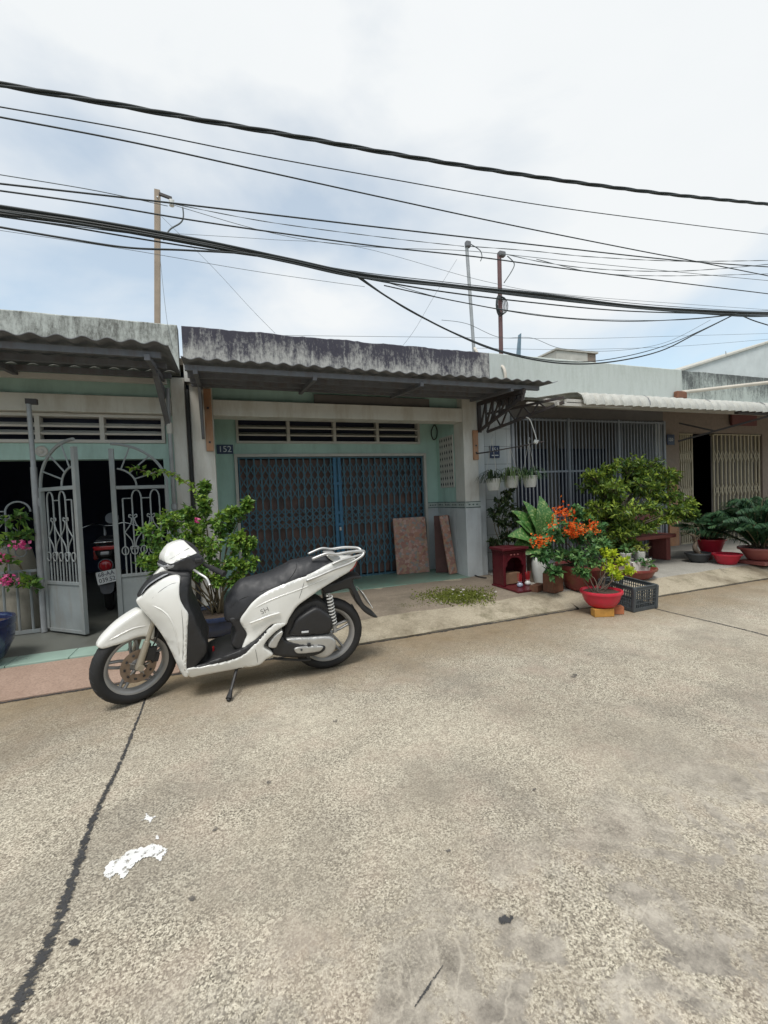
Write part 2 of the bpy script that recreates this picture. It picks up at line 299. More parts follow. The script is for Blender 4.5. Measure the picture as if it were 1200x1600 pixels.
M = dict(
 kerb=mat_conc('kerb_concrete', (0.30,0.26,0.19), (0.54,0.48,0.37), (0.12,0.095,0.06), 0.75, moss=(0.10,0.09,0.045)),
 porch=mat_conc('porch_cement', (0.19,0.155,0.12), (0.32,0.27,0.21), (0.09,0.08,0.06), 0.6),
 pave=mat_conc('pavement_cement', (0.28,0.27,0.24), (0.42,0.40,0.36), (0.16,0.15,0.13), 0.4),
 pink=mat_conc('pink_wash_granite', (0.31,0.215,0.165), (0.45,0.33,0.265), (0.24,0.165,0.125), 0.5),
 greentile=mat('green_floor_tile', (0.30,0.42,0.36), 0.32, 0.12, 3, geo=True),
 greenfloor=mat('green_cement_tile', (0.17,0.27,0.215), 0.45, 0.15, 4, dirt=((0.20,0.17,0.13), 0.5), geo=True),
 darkfloor=mat('dark_floor_tile', (0.13,0.135,0.12), 0.4, 0.15, 5, geo=True),
 green=mat('green_wall_paint', (0.40,0.57,0.51), 0.7, 0.10, 2.5, bump=0.1, dirt=((0.19,0.26,0.23), 0.45), geo=True),
 white=mat('white_wall_paint', (0.60,0.59,0.545), 0.75, 0.08, 3, bump=0.12, dirt=((0.40,0.35,0.28), 0.75), geo=True),
 greywash=mat('grey_lime_wash', (0.50,0.53,0.54), 0.8, 0.1, 3, bump=0.12, dirt=((0.30,0.30,0.29), 0.5), geo=True),
 frame=mat('frame_paint', (0.52,0.50,0.46), 0.6, 0.08, 6, geo=True),
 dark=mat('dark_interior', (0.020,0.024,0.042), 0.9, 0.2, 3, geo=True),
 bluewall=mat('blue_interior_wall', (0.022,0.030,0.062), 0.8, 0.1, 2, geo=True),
 asbestos=mat('grey_fibre_cement', (0.20,0.205,0.22), 0.85, 0.22, 5, bump=0.2, dirt=((0.09,0.09,0.095), 0.6), geo=True),
 creamsheet=mat('cream_roof_sheet', (0.47,0.47,0.435), 0.6, 0.12, 8, dirt=((0.30,0.28,0.22), 0.55), geo=True),
 steel=mat('grey_steel_paint', (0.135,0.14,0.155), 0.6, 0.15, 8, dirt=((0.10,0.06,0.04), 0.5), geo=True),
 darksteel=mat('dark_steel', (0.055,0.05,0.052), 0.6, 0.2, 8, dirt=((0.09,0.045,0.025), 0.6), geo=True),
 gate=mat('gate_grey_paint', (0.25,0.275,0.28), 0.5, 0.1, 6, dirt=((0.20,0.17,0.14), 0.55), geo=True),
 galv=mat('galvanised_tube', (0.34,0.35,0.36), 0.5, 0.15, 8, metal=0.3, geo=True),
 grille=mat('grille_grey_paint', (0.24,0.26,0.29), 0.55, 0.1, 8, geo=True),
 bluegate=mat('blue_gate_paint', (0.06,0.150,0.20), 0.5, 0.2, 9, dirt=((0.06,0.07,0.08), 0.5), geo=True),
 bluepost=mat('bright_blue_gate_paint', (0.035,0.14,0.25), 0.45, 0.15, 9, geo=True),
 rustslat=mat('brown_slat_paint', (0.16,0.098,0.08), 0.65, 0.35, 4, dirt=((0.035,0.045,0.06), 0.85), geo=True),
 creamgate=mat('cream_gate_paint', (0.43,0.375,0.265), 0.5, 0.12, 9, geo=True),
 greyslat=mat('grey_brown_slat_paint', (0.14,0.125,0.115), 0.6, 0.15, 5, geo=True),
 brownwall=mat('brown_granite_wash', (0.235,0.185,0.15), 0.75, 0.15, 14, bump=0.2, geo=True),
 wood=mat('bare_timber', (0.40,0.20,0.105), 0.75, 0.2, 5, dirt=((0.5,0.42,0.33), 0.5), geo=True),
 woodpole=mat('weathered_pole_timber', (0.33,0.26,0.20), 0.8, 0.15, 5, geo=True),
 redpole=mat('oxide_red_pole_paint', (0.12,0.06,0.06), 0.6, 0.2, 6, geo=True),
 rubber=mat('black_rubber', (0.018,0.018,0.019), 0.75, 0.2, 20),
 cable=mat('black_cable', (0.022,0.028,0.030), 0.6, 0.2, 3, geo=True),
 wirec=mat('grey_wire', (0.10,0.115,0.12), 0.6, 0.2, 3, geo=True),
 blackplastic=mat('black_plastic', (0.022,0.022,0.024), 0.5, 0.15, 30),
 seatleather=mat('black_seat_vinyl', (0.022,0.023,0.027), 0.55, 0.12, 30, bump=0.08, bscale=350),
 silver=mat('silver_alloy', (0.52,0.52,0.51), 0.38, 0.1, 10, metal=0.6),
 rimsilver=mat('grey_wheel_alloy', (0.34,0.34,0.34), 0.42, 0.1, 10, metal=0.45),
 chrome=mat('chrome', (0.75,0.75,0.75), 0.16, 0.05, 10, metal=1.0),
 forkgold=mat('fork_leg_alloy', (0.42,0.38,0.31), 0.4, 0.1, 10, metal=0.5),
 disc=mat('rusty_brake_disc', (0.26,0.20,0.155), 0.45, 0.2, 20, metal=0.6),
 redlens=glass_lens('red_lens', (0.36,0.012,0.02)),
 clearlens=glass_lens('clear_lens', (0.35,0.36,0.38)),
 redpaint=mat('red_bodywork', (0.25,0.012,0.012), 0.3, 0.1, 10, coat=0.5),
 plate=mat('white_number_plate', (0.72,0.73,0.72), 0.45, 0.05, 10),
 ink=mat('dark_ink', (0.03,0.035,0.05), 0.6, 0.05, 10),
 altar=mat('red_lacquer', (0.085,0.008,0.014), 0.32, 0.2, 12, dirt=((0.10,0.03,0.03), 0.5)),
 altarin=mat('dark_red_lacquer', (0.075,0.008,0.016), 0.5, 0.2, 12),
 cardboard=mat('brown_paper', (0.22,0.13,0.08), 0.8, 0.2, 12),
 ceramic=mat('white_ceramic', (0.72,0.72,0.70), 0.2, 0.05, 10, coat=0.4),
 cerblue=mat('blue_white_ceramic', (0.32,0.36,0.46), 0.25, 0.45, 45, coat=0.4),
 redstick=mat('red_incense', (0.32,0.015,0.02), 0.7, 0.2, 30),
 redplastic=mat('red_plastic', (0.56,0.022,0.05), 0.38, 0.1, 8, dirt=((0.35,0.08,0.07), 0.3)),
 maroonplastic=mat('maroon_plastic', (0.20,0.035,0.032), 0.5, 0.2, 6, dirt=((0.17,0.11,0.045), 0.85)),
 rosebowl=mat('rose_plastic', (0.34,0.11,0.10), 0.45, 0.12, 6),
 bluepot=mat('blue_glazed_pot', (0.016,0.026,0.085), 0.18, 0.2, 5, coat=0.5),
 bluepot2=mat('dark_blue_pot', (0.022,0.034,0.075), 0.3, 0.2, 6),
 greypot=mat('charcoal_pot', (0.05,0.055,0.06), 0.5, 0.15, 6),
 whitepot=mat('white_pot', (0.60,0.61,0.58), 0.55, 0.12, 6, dirt=((0.30,0.28,0.22), 0.6)),
 styro=mat('white_foam', (0.66,0.65,0.60), 0.8, 0.12, 8, dirt=((0.35,0.32,0.26), 0.6)),
 beigepot=mat('beige_cement_pot', (0.36,0.33,0.27), 0.75, 0.15, 6, dirt=((0.18,0.16,0.12), 0.5)),
 orangepot=mat('ochre_pot', (0.40,0.17,0.03), 0.6, 0.2, 8),
 soil=mat('potting_soil', (0.055,0.038,0.026), 0.95, 0.4, 30, bump=0.6, bscale=80),
 brick=mat('orange_clay_brick', (0.42,0.15,0.07), 0.85, 0.2, 14, bump=0.2),
 brickdark=mat('weathered_clay_brick', (0.20,0.085,0.05), 0.85, 0.25, 14, bump=0.25, dirt=((0.10,0.08,0.05), 0.6)),
 brickyellow=mat('yellow_ochre_brick', (0.46,0.235,0.05), 0.85, 0.2, 14, bump=0.2),
 crate=mat('dark_grey_crate_plastic', (0.062,0.072,0.08), 0.5, 0.15, 10),
 bench=mat('red_granito', (0.26,0.085,0.075), 0.5, 0.25, 60),
 mosaic=mat_mosaic('marble_chip_mosaic'),
 plywood=mat('dark_red_timber', (0.11,0.052,0.045), 0.75, 0.25, 6),
 bark=mat('bark', (0.13,0.10,0.075), 0.9, 0.3, 18, bump=0.5, bscale=60),
 twig=mat('twig', (0.15,0.12,0.07), 0.85, 0.25, 18),
 signblue=mat('sign_blue_enamel', (0.018,0.032,0.085), 0.35, 0.12, 8),
 signwhite=mat('sign_white_enamel', (0.62,0.64,0.66), 0.5, 0.05, 8),
 stain=mat('old_tar_stain', (0.115,0.105,0.095), 0.85, 0.35, 25, geo=True),
 bitumen=mat('bitumen', (0.042,0.042,0.044), 0.8, 0.3, 18, bump=0.4, geo=True),
 limepaint=mat('spilt_white_paint', (0.74,0.74,0.73), 0.8, 0.12, 14, geo=True),
 pvc=mat('cream_pvc_pipe', (0.56,0.51,0.44), 0.5, 0.1, 6, geo=True),
 pebble=mat('pebble', (0.42,0.40,0.36), 0.8, 0.3, 12),
 tilewall=mat_tilewall('white_wall_tile', (0.50,0.53,0.54), (0.16,0.16,0.16), 0.2, 0.27),
 par_left=mat_parapet('lime_parapet', (0.54,0.56,0.52), (0.07,0.07,0.062), 0.46, 0.66, 3.33, 0.12),
 par_mid=mat_parapet('mouldy_parapet', (0.50,0.49,0.46), (0.036,0.034,0.044), 0.44, 0.62, 3.33, 0.30),
 par_right=mat_parapet('pale_parapet', (0.57,0.61,0.585), (0.24,0.26,0.24), 0.47, 0.72, 3.33, 0.10),
 par_far=mat_parapet('streaked_parapet', (0.50,0.55,0.52), (0.06,0.065,0.065), 0.44, 0.66, 3.33, 0.30),
 farwall=mat('pale_gable_paint', (0.50,0.54,0.55), 0.8, 0.12, 1.5, geo=True),
 fin=mat('blue_grey_metal', (0.14,0.21,0.27), 0.5, 0.1, 5, geo=True),
 boxgrey=mat('tank_cement', (0.46,0.45,0.41), 0.8, 0.15, 5, geo=True),
 redcloth=mat('red_board', (0.15,0.05,0.045), 0.7, 0.1, 5),
)
def mat_white_body():
    t = NT('pearl_white_paint'); t.col((0.80,0.80,0.77)); t.rough(0.28); t.b.inputs['Coat Weight'].default_value = 0.8; t.b.inputs['Coat Roughness'].default_value = 0.06
    k = t.mix(t.ramp(t.noise(9, 6, 0.7), [(0.45, 0.0), (0.75, 0.10)]), (0.80,0.80,0.77), (0.60,0.58,0.53)); t.col(k); return t.m
def worn(m_, scale, lo, hi):       # worn thin: bare concrete shows through where the coat has gone
    t = m_.node_tree; o = t.nodes['Material Output']; b = t.nodes['Principled BSDF']; g = t.nodes.new('ShaderNodeNewGeometry'); n = t.nodes.new('ShaderNodeTexNoise'); n.inputs['Scale'].default_value = scale; n.inputs['Detail'].default_value = 6; n.inputs['Roughness'].default_value = 0.7
    r = t.nodes.new('ShaderNodeValToRGB'); r.color_ramp.elements[0].position = lo; r.color_ramp.elements[1].position = hi; x = t.nodes.new('ShaderNodeMixShader'); tr = t.nodes.new('ShaderNodeBsdfTransparent')
    t.links.new(g.outputs['Position'], n.inputs['Vector']); t.links.new(n.outputs[0], r.inputs[0]); t.links.new(r.outputs[0], x.inputs[0]); t.links.new(tr.outputs[0], x.inputs[1]); t.links.new(b.outputs[0], x.inputs[2]); t.links.new(x.outputs[0], o.inputs[0])
worn(M['limepaint'], 45, 0.36, 0.46); worn(M['bitumen'], 70, 0.36, 0.50); worn(M['stain'], 60, 0.40, 0.60)
M['pearl'] = mat_white_body()
M['darkplastic'] = mat('graphite_plastic', (0.05,0.052,0.06), 0.45, 0.15, 30)
M['enginedark'] = mat('engine_casting', (0.035,0.034,0.034), 0.6, 0.3, 20)
M['rimlight'] = mat('pale_spring_paint', (0.50,0.50,0.48), 0.45, 0.1, 20)
M['emblem'] = mat('grey_emblem', (0.22,0.22,0.22), 0.4, 0.1, 20)
LEAF = dict(
 bush=mat_leaf('shrub_leaf', (0.04,0.10,0.025), (0.115,0.235,0.045), (0.30,0.43,0.06)),
 murraya=mat_leaf('glossy_tree_leaf', (0.03,0.07,0.02), (0.11,0.19,0.035), (0.33,0.42,0.06), 0.35),
 ixora=mat_leaf('deep_green_leaf', (0.03,0.09,0.035), (0.075,0.19,0.06), (0.20,0.34,0.11)),
 lime=mat_leaf('lime_leaf', (0.20,0.32,0.025), (0.42,0.54,0.035), (0.62,0.66,0.05)),
 dark=mat_leaf('dark_climber_leaf', (0.018,0.035,0.016), (0.04,0.07,0.026), (0.10,0.14,0.035)),
 palm=mat_leaf('palm_leaflet', (0.02,0.06,0.035), (0.045,0.115,0.055), (0.14,0.23,0.085)),
 spider=mat_leaf('strap_leaf', (0.08,0.15,0.05), (0.17,0.25,0.09), (0.36,0.42,0.22)),
 petalorange=mat_leaf('orange_petal', (0.62,0.06,0.01), (0.78,0.14,0.015), (0.82,0.24,0.03), 0.6),
 petalpink=mat_leaf('pink_petal', (0.55,0.04,0.20), (0.70,0.10,0.30), (0.75,0.25,0.42), 0.6),
 moss=mat_leaf('moss_blade', (0.06,0.08,0.012), (0.15,0.18,0.03), (0.26,0.29,0.06), 0.8),
)
# ================================================================== SETTING
FL = 0.13
gsheet = struct(MB().add([(-150,-150,-0.03),(150,-150,-0.03),(150,150,-0.03),(-150,150,-0.03)], [(0,1,2,3)]).build('ground', M['porch']))
road = struct(MB().add([(-40,-14,0),(45,-14,0),(45,3.70,0),(-40,3.70,0)], [(0,1,2,3)]).build('road', MROAD))
def ragged(name, pts, widths, z, m, parent, seed, jag=0.35, step=0.02):
    r = random.Random(seed); P = catmull(pts, 140); vs = []; fs = []
    for i, p in enumerate(P):
        w = np.interp(i/(len(P)-1), np.linspace(0, 1, len(widths)), widths)/2
        t = (P[min(i+1, len(P)-1)]-P[max(i-1, 0)]).normalized(); nn = Vector((-t.y, t.x, 0))
        a = w*(1+jag*(r.random()*2-1)+jag*1.5*mnoise.noise(Vector((i*0.11, seed, 0)))); b = w*(1+jag*(r.random()*2-1)+jag*1.5*mnoise.noise(Vector((i*0.11, seed+9, 0))))
        vs += [Vector((p.x, p.y, z))+nn*max(a, 0.001), Vector((p.x, p.y, z))-nn*max(b, 0.001)]
    fs = [(2*i, 2*i+1, 2*i+3, 2*i+2) for i in range(len(P)-1)]
    return MB().add(vs, fs).build(name, m, parent)
ragged('bitumen_joint', [(-0.60,3.62,0),(-0.585,2.6,0),(-0.60,2.1,0),(-0.575,1.6,0),(-0.60,1.2,0),(-0.58,0.4,0),(-0.58,-3,0)], [0.007,0.016,0.023,0.029,0.037,0.04,0.04], 0.004, M['bitumen'], road, 3, 0.55)
ragged('bitumen_joint', [(4.28,3.64,0),(4.24,3.2,0),(4.26,2.5,0),(4.22,1.5,0),(4.25,-3,0)], [0.016,0.014,0.02,0.02,0.02], 0.004, M['bitumen'], road, 5)
ragged('crack', [onZ(692,1510), onZ(668,1545), onZ(648,1575)], [0.002,0.006,0.002], 0.003, M['bitumen'], road, 8, 0.7)
ragged('gutter_dirt', [(-12,3.672,0),(-4,3.675,0),(-0.4,3.672,0),(1.5,3.668,0),(3.5,3.665,0),(6,3.64,0),(12,3.64,0)], [0.02,0.022,0.028,0.03,0.03,0.024,0.02], 0.004, M['bitumen'], road, 31, 0.5)
def splash(name, outline, m, z, seed, jag=0.012):
    r = random.Random(seed); P = catmull([onZ(*p) for p in outline], 12, True)
    P = [Vector((p.x+r.gauss(0, jag*0.6), p.y+r.gauss(0, jag*0.6))) for p in P]; n = len(P)
    vs, es, fs, *_ = delaunay_2d_cdt(P, [(i, (i+1) % n) for i in range(n)], [], 1, 1e-6)
    return MB().add([(v.x, v.y, z) for v in vs], fs).build(name, m, road)
splash('paint_splash', [(163,1368),(170,1350),(188,1342),(203,1330),(228,1324),(240,1320),(260,1329),(256,1338),(248,1346),(236,1339),(218,1345),(207,1355),(192,1374),(183,1366),(172,1374)], M['limepaint'], 0.004, 1, 0.005)
splash('paint_splash', [(219,1283),(227,1280),(229,1272),(234,1277),(243,1277),(237,1282),(234,1287),(229,1282)], M['limepaint'], 0.004, 2, 0.003)
splash('paint_splash', [(243,1309),(246,1306),(249,1310),(246,1313)], M['limepaint'], 0.004, 3, 0.002)
for k, (px, py, s) in enumerate([(116,1474,7),(300,1405,5),(335,1296,4),(790,1437,9),(524,1127,3),(835,1235,3),(897,1056,4),(420,1223,3),(1025,1208,2),(700,1330,3)]):
    splash('tar_spot', [(px-s*1.3,py+s*0.3),(px-s*0.2,py-s*0.7),(px+s*1.3,py-s*0.4),(px+s*0.7,py+s*0.6),(px-s*0.5,py+s*0.9)], M['bitumen'] if k in (0, 3) else M['stain'], 0.0045, 20+k, 0.003)
def slab(name, x0, x1, prof, m, parent=None, nx=60, jy=0.012, jz=0.006, seed=0, skirt=True):
    vs = []; fs = []; n = len(prof)
    for i in range(nx+1):
        x = x0+(x1-x0)*i/nx
        for j, (y, z) in enumerate(prof):
            e = 1.0 if 0 < j < n-1 or n == 2 else 0.5
            vs.append((x, y+jy*e*mnoise.noise(Vector((x*2.1, j*3.7, seed)))+jy*0.4*mnoise.noise(Vector((x*9, j*3.7, seed))), z+(jz*mnoise.noise(Vector((x*2.7, j*1.7, seed+5))) if j > 1 else 0)))
    fs = [(i*n+j, (i+1)*n+j, (i+1)*n+j+1, i*n+j+1) for i in range(nx) for j in range(n-1)]
    return MB().add(vs, fs).build(name, m, parent, smooth=50)
pv = struct(slab('pavement', -12, -0.42, [(3.69,-0.05),(3.685,0.012),(3.80,0.042),(3.95,0.082),(4.09,0.112),(4.11,0.113)], M['pink'], nx=80, jy=0.006, jz=0.002, seed=1))
for i in range(8):
    x1 = -0.43-i*0.42
    MB().box((x1-0.415,4.112,0.0), (x1,4.352,0.128)).build('floor_tile', M['greentile'], pv, bevel=0.003)
MB().box((-12,4.356,-0.02), (-0.425,5.60,0.124)).build('porch_floor', M['darkfloor'], pv)
MB().box((-12,5.605,-0.02), (-0.53,9.6,0.121)).build('room_floor', M['darkfloor'], pv)
pv2 = struct(slab('pavement', -0.415, 3.54, [(3.69,-0.05),(3.68,0.018),(3.74,0.045),(3.86,0.078),(3.96,0.104),(4.02,0.113),(4.3,0.117),(4.8,0.121),(5.35,0.124)], M['kerb'], nx=110, jy=0.03, jz=0.010, seed=4))
slab('porch_floor', -0.41, 3.53, [(4.02,0.090),(4.06,0.1235),(4.6,0.125),(5.0,0.126),(5.36,0.127)], M['porch'], pv2, nx=60, jy=0.06, jz=0.004, seed=9)
slab('porch_floor', -0.33, 3.2, [(5.30,0.10),(5.31,0.1345),(5.6,0.1345),(6.3,0.1345)], M['greenfloor'], pv2, nx=20, jy=0.003, jz=0.0, seed=11)
pv3 = struct(slab('pavement', 3.545, 30, [(3.66,-0.05),(3.65,0.016),(3.74,0.045),(3.86,0.080),(3.98,0.112),(4.05,0.118)], M['kerb'], nx=200, jy=0.02, jz=0.006, seed=6))
slab('pavement_top', 3.545, 30, [(4.0,0.10),(4.03,0.124),(4.6,0.126),(5.4,0.127),(7.0,0.127)], M['pave'], pv3, nx=120, jy=0.012, jz=0.002, seed=13)
ragged('crack', [(6.42,4.02,0),(6.36,3.92,0),(6.30,3.80,0)], [0.006,0.012,0.006], 0.125, M['bitumen'], pv3, 12, 0.5)
ragged('crack', [onZ(660,948,0.10), onZ(668,958,0.075), onZ(673,975,0.03)], [0.004,0.010,0.004], 0.0, M['bitumen'], pv2, 12, 0.5).location.z = 0.0
# ------------------------------------------------------------------ house pieces
def corrugated(name, x0, x1, prof, pitch, amp, m, parent, thick=0.006, seed=0, per=10, scallop=0.0):
    n = int((x1-x0)/pitch*per); vs = []; fs = []; k = len(prof); r = random.Random(seed)
    nrm = []
    for j in range(k):
        a = Vector((0, *prof[max(j-1, 0)])); b = Vector((0, *prof[min(j+1, k-1)])); t = (b-a).normalized(); v = Vector((0, -t.z, t.y)); nrm.append(v if v.z > 0 else -v)
    for side in (0, 1):
        for i in range(n+1):
            x = x0+(x1-x0)*i/n; c = math.cos(2*math.pi*(x-x0)/pitch)
            if scallop: c = abs(math.cos(math.pi*(x-x0)/pitch))**0.7*2-1
            sag = 0.010*mnoise.noise(Vector((x*0.8, seed, 0)))
            for j in range(k):
                p = Vector((x, prof[j][0], prof[j][1]+sag)) + nrm[j]*(c*amp+(thick if side == 0 else 0))
                vs.append(p)
    o = (n+1)*k
    for i in range(n):
        for j in range(k-1):
            a, b, c2, d = i*k+j, (i+1)*k+j, (i+1)*k+j+1, i*k+j+1
            fs += [(a, b, c2, d), (o+d, o+c2, o+b, o+a)]
        fs += [(i*k, o+i*k, o+(i+1)*k, (i+1)*k), (i*k+k-1, (i+1)*k+k-1, o+(i+1)*k+k-1, o+i*k+k-1)]
    for i in (0, n):
        for j in range(k-1): fs.append((i*k+j, i*k+j+1, o+i*k+j+1, o+i*k+j))
    return MB().add(vs, fs).build(name, m, parent, smooth=60, fix=True)
def parapet(name, x0, x1, y0, y1, z0, z1, m, parent, seed, jag=0.012):
    n = max(8, int((x1-x0)/0.05)); vs = []
    for i in range(n+1):
        x = x0+(x1-x0)*i/n; t = z1+jag*mnoise.noise(Vector((x*3, seed, 0)))+jag*0.5*mnoise.noise(Vector((x*14, seed, 3)))
        vs += [(x, y0, z0), (x, y0, t-0.012), (x, y0+0.012, t), (x, y1, t), (x, y1, z0)]
    fs = [(i*5+j, (i+1)*5+j, (i+1)*5+j+1, i*5+j+1) for i in range(n) for j in range(4)]
    fs += [(0,1,2,3,4), tuple(n*5+j for j in (4,3,2,1,0))]
    return MB().add(vs, fs).build(name, m, parent, fix=True)
def louvre(parent, x0, x1, y, z0, z1, bays, rows, m, depth=0.10):
    f = MB(); t = 0.035
    f.box((x0-t,y-0.02,z0-t), (x1+t,y+depth,z0)).box((x0-t,y-0.02,z1), (x1+t,y+depth,z1+t)).box((x0-t,y-0.02,z0), (x0,y+depth,z1)).box((x1,y-0.02,z0), (x1+t,y+depth,z1))
    o = f.build('vent_opening', m, parent, bevel=0.003)
    w = (x1-x0)/bays
    for b in range(1, bays): MB().box((x0+b*w-0.022,y-0.018,z0), (x0+b*w+0.022,y+depth-0.01,z1)).build('mullion', m, o, bevel=0.002)
    h = (z1-z0)/rows
    src = None
    for b in range(bays):
        for r in range(1, rows):
            z = z0+h*r; a = x0+b*w+(0.022 if b else 0); c = x0+(b+1)*w-(0.022 if b < bays-1 else 0)
            Mx = Matrix.Translation((0, y+0.03, z)) @ Matrix.Rotation(math.radians(28), 4, 'X')
            MB().box((a,-0.04,-0.011), (c,0.04,0.011), Mx).build('louvre_slat', m, o)
    MB().box((x0-t,y+depth+0.004,z0-t), (x1+t,y+depth+0.02,z1+t)).build('vent_back', M['dark'], o)
    return o
def digits(parent, body, size, loc, m, shear=0.0, rotz=0.0):
    o = link('lettering', text_mesh(body, size, 0.0015), m, parent); o.rotation_euler = (math.radians(90), 0, rotz); o.location = loc; return o
# ------------------------------------------------------------------ middle house, number 152
H = thing('terraced_house', 'green and white house with closed blue folding gate and mouldy black parapet', 'house', (1.5,5.35,FL)); H.location = (0,0,0)
MB().box((-0.345,5.35,0.05), (-0.105,5.62,2.70)).build('pillar', M['white'], H, bevel=0.008)
MB().box((3.19,5.35,0.05), (3.425,5.62,2.70)).build('pillar', M['white'], H, bevel=0.008)
MB().box((3.183,5.342,0.05), (3.433,5.63,1.115)).build('dado', M['greywash'], H, bevel=0.004)
MB().box((3.194,5.625,0.05), (3.425,6.198,2.80)).build('side_wall', M['green'], H)
MB().box((3.182,5.635,0.05), (3.20,6.19,1.115)).build('dado', M['greywash'], H)
MB().box((-0.345,5.625,0.05), (-0.12,6.198,2.80)).build('side_wall', M['green'], H)
MB().box((-0.345,6.2,0.05), (0.115,6.36,2.80)).build('front_wall', M['green'], H)
MB().box((2.995,6.2,0.05), (3.425,6.36,2.80)).build('front_wall', M['green'], H)
MB().box((2.999,6.19,0.05), (3.18,6.199,1.115)).build('dado', M['greywash'], H)
MB().box((0.115,6.2,1.992), (2.995,6.36,2.135)).build('lintel', M['green'], H)
MB().box((0.115,6.2,2.505), (2.995,6.36,2.80)).build('front_wall', M['green'], H)
MB().box((2.905,6.2,2.135), (2.995,6.36,2.505)).build('front_wall', M['green'], H); MB().box((0.115,6.2,2.135), (0.1545,6.36,2.505)).build('front_wall', M['green'], H)
# tile border: a leafy band running round pillar and side wall
def border(parent, p, q, nrm, z0, z1, k):
    p, q = Vector(p), Vector(q); d = (q-p)/k
    for i in range(k):
        a, b = p+d*(i+0.015), p+d*(i+0.985)
        t = MB().add([(a.x,a.y,z0),(b.x,b.y,z0),(b.x,b.y,z1),(a.x,a.y,z1),(a.x-nrm[0]*0.01,a.y-nrm[1]*0.01,z0),(b.x-nrm[0]*0.01,b.y-nrm[1]*0.01,z0),(b.x-nrm[0]*0.01,b.y-nrm[1]*0.01,z1),(a.x-nrm[0]*0.01,a.y-nrm[1]*0.01,z1)], [(0,1,2,3),(7,6,5,4),(0,4,5,1),(3,2,6,7),(0,3,7,4),(1,5,6,2)]).build('border_tile', M['ceramicdull'], parent, fix=True)
        mk = MB(); n3 = Vector(nrm)*0.002; u = d.normalized()
        for (s, w) in ((0.04, 0.010), (0.96, 0.010)):
            c = z0+(z1-z0)*s; mk.add([Vector((a.x,a.y,c-w/2))+n3, Vector((b.x,b.y,c-w/2))+n3, Vector((b.x,b.y,c+w/2))+n3, Vector((a.x,a.y,c+w/2))+n3], [(0,1,2,3)])
        for s in (0.25, 0.5, 0.75):
            c = a+(b-a)*s; c = Vector((c.x, c.y, (z0+z1)/2))+n3; e = 0.016
            mk.add([c-u*e*1.3, c-Vector((0,0,e*0.7)), c+u*e*1.3, c+Vector((0,0,e*0.7))], [(0,1,2,3)])
        mk.build('tile_pattern', M['bordergreen'], t)
M['ceramicdull'] = mat('border_tile_glaze', (0.42,0.46,0.44), 0.3, 0.08, 10, geo=True); M['bordergreen'] = mat('border_green_glaze', (0.05,0.09,0.08), 0.3, 0.1, 10, geo=True)
border(H, (3.18,5.339,0), (3.435,5.339,0), (0,-1,0), 1.118, 1.205, 1)
border(H, (3.179,6.195,0), (3.179,5.345,0), (-1,0,0), 1.118, 1.205, 4)
border(H, (3.0,6.189,0), (3.175,6.189,0), (0,-1,0), 1.118, 1.205, 1)
# gate frame
fo = MB().box((0.115,6.17,0.1), (0.155,6.30,1.95)).box((2.955,6.17,0.1), (2.995,6.30,1.95)).box((0.115,6.168,1.95), (2.995,6.30,1.99)).build('door_frame', M['frame'], H, bevel=0.003)
louvre(H, 0.19, 2.87, 6.2, 2.17, 2.47, 4, 3, M['frame'])
MB().box((-0.104,5.36,2.345), (3.189,5.60,2.53)).build('beam', M['white'], H, bevel=0.006)
MB().box((-0.104,5.50,2.533), (3.189,5.56,2.82)).build('fascia', M['greenshade'] if 'greenshade' in M else M['green'], H)
MB().box((1.10,5.44,2.535), (2.72,5.47,2.66)).build('fascia_board', M['greyslat'], H)
MB().box((-0.345,5.36,2.83), (3.425,10,2.90)).build('roof_slab', M['porch'], H)
parapet('parapet', -0.385, 3.625, 5.30, 5.46, 2.705, 3.325, M['par_mid'], H, 2, 0.02)
# timber planks where the old awning was bolted to the pillars
for (x, z0, z1) in ((-0.155, 1.93, 2.64), (3.375, 1.80, 2.22)):
    pl = MB().box((x-0.04,5.318,z0), (x+0.04,5.348,z1)).build('timber_plank', M['wood'], H, bevel=0.004)
    for zz in (z0+0.10, z1-0.22): MB().cbox((x, 5.314, zz), (0.022,0.012,0.022)).build('bolt', M['darksteel'], pl)
# awning of corrugated sheet on a steel frame
aw = corrugated('awning', -0.33, 3.92, [(4.28,2.648),(4.8,2.690),(5.297,2.735)], 0.152, 0.011, M['asbestos'], H, seed=3)
for (y, z) in ((4.40,2.600),(4.72,2.624),(5.02,2.648),(5.22,2.664)):
    MB().box((-0.31,y-0.02,z-0.032), (3.72,y+0.02,z+0.018)).build('purlin', M['steel'], aw)
for x in (-0.22, 0.9, 2.1, 3.30):
    MB().bar((x,4.36,2.552), (x,5.295,2.632), 0.04, 0.04).build('rafter', M['steel'], aw)
# left bracket: flat steel gusset
MB().prism([(5.30,2.56),(5.30,2.06),(5.265,2.06),(4.95,2.56)], lambda p: (-0.235,p[0],p[1]), lambda p: (-0.205,p[0],p[1])).build('bracket', M['steel'], aw)
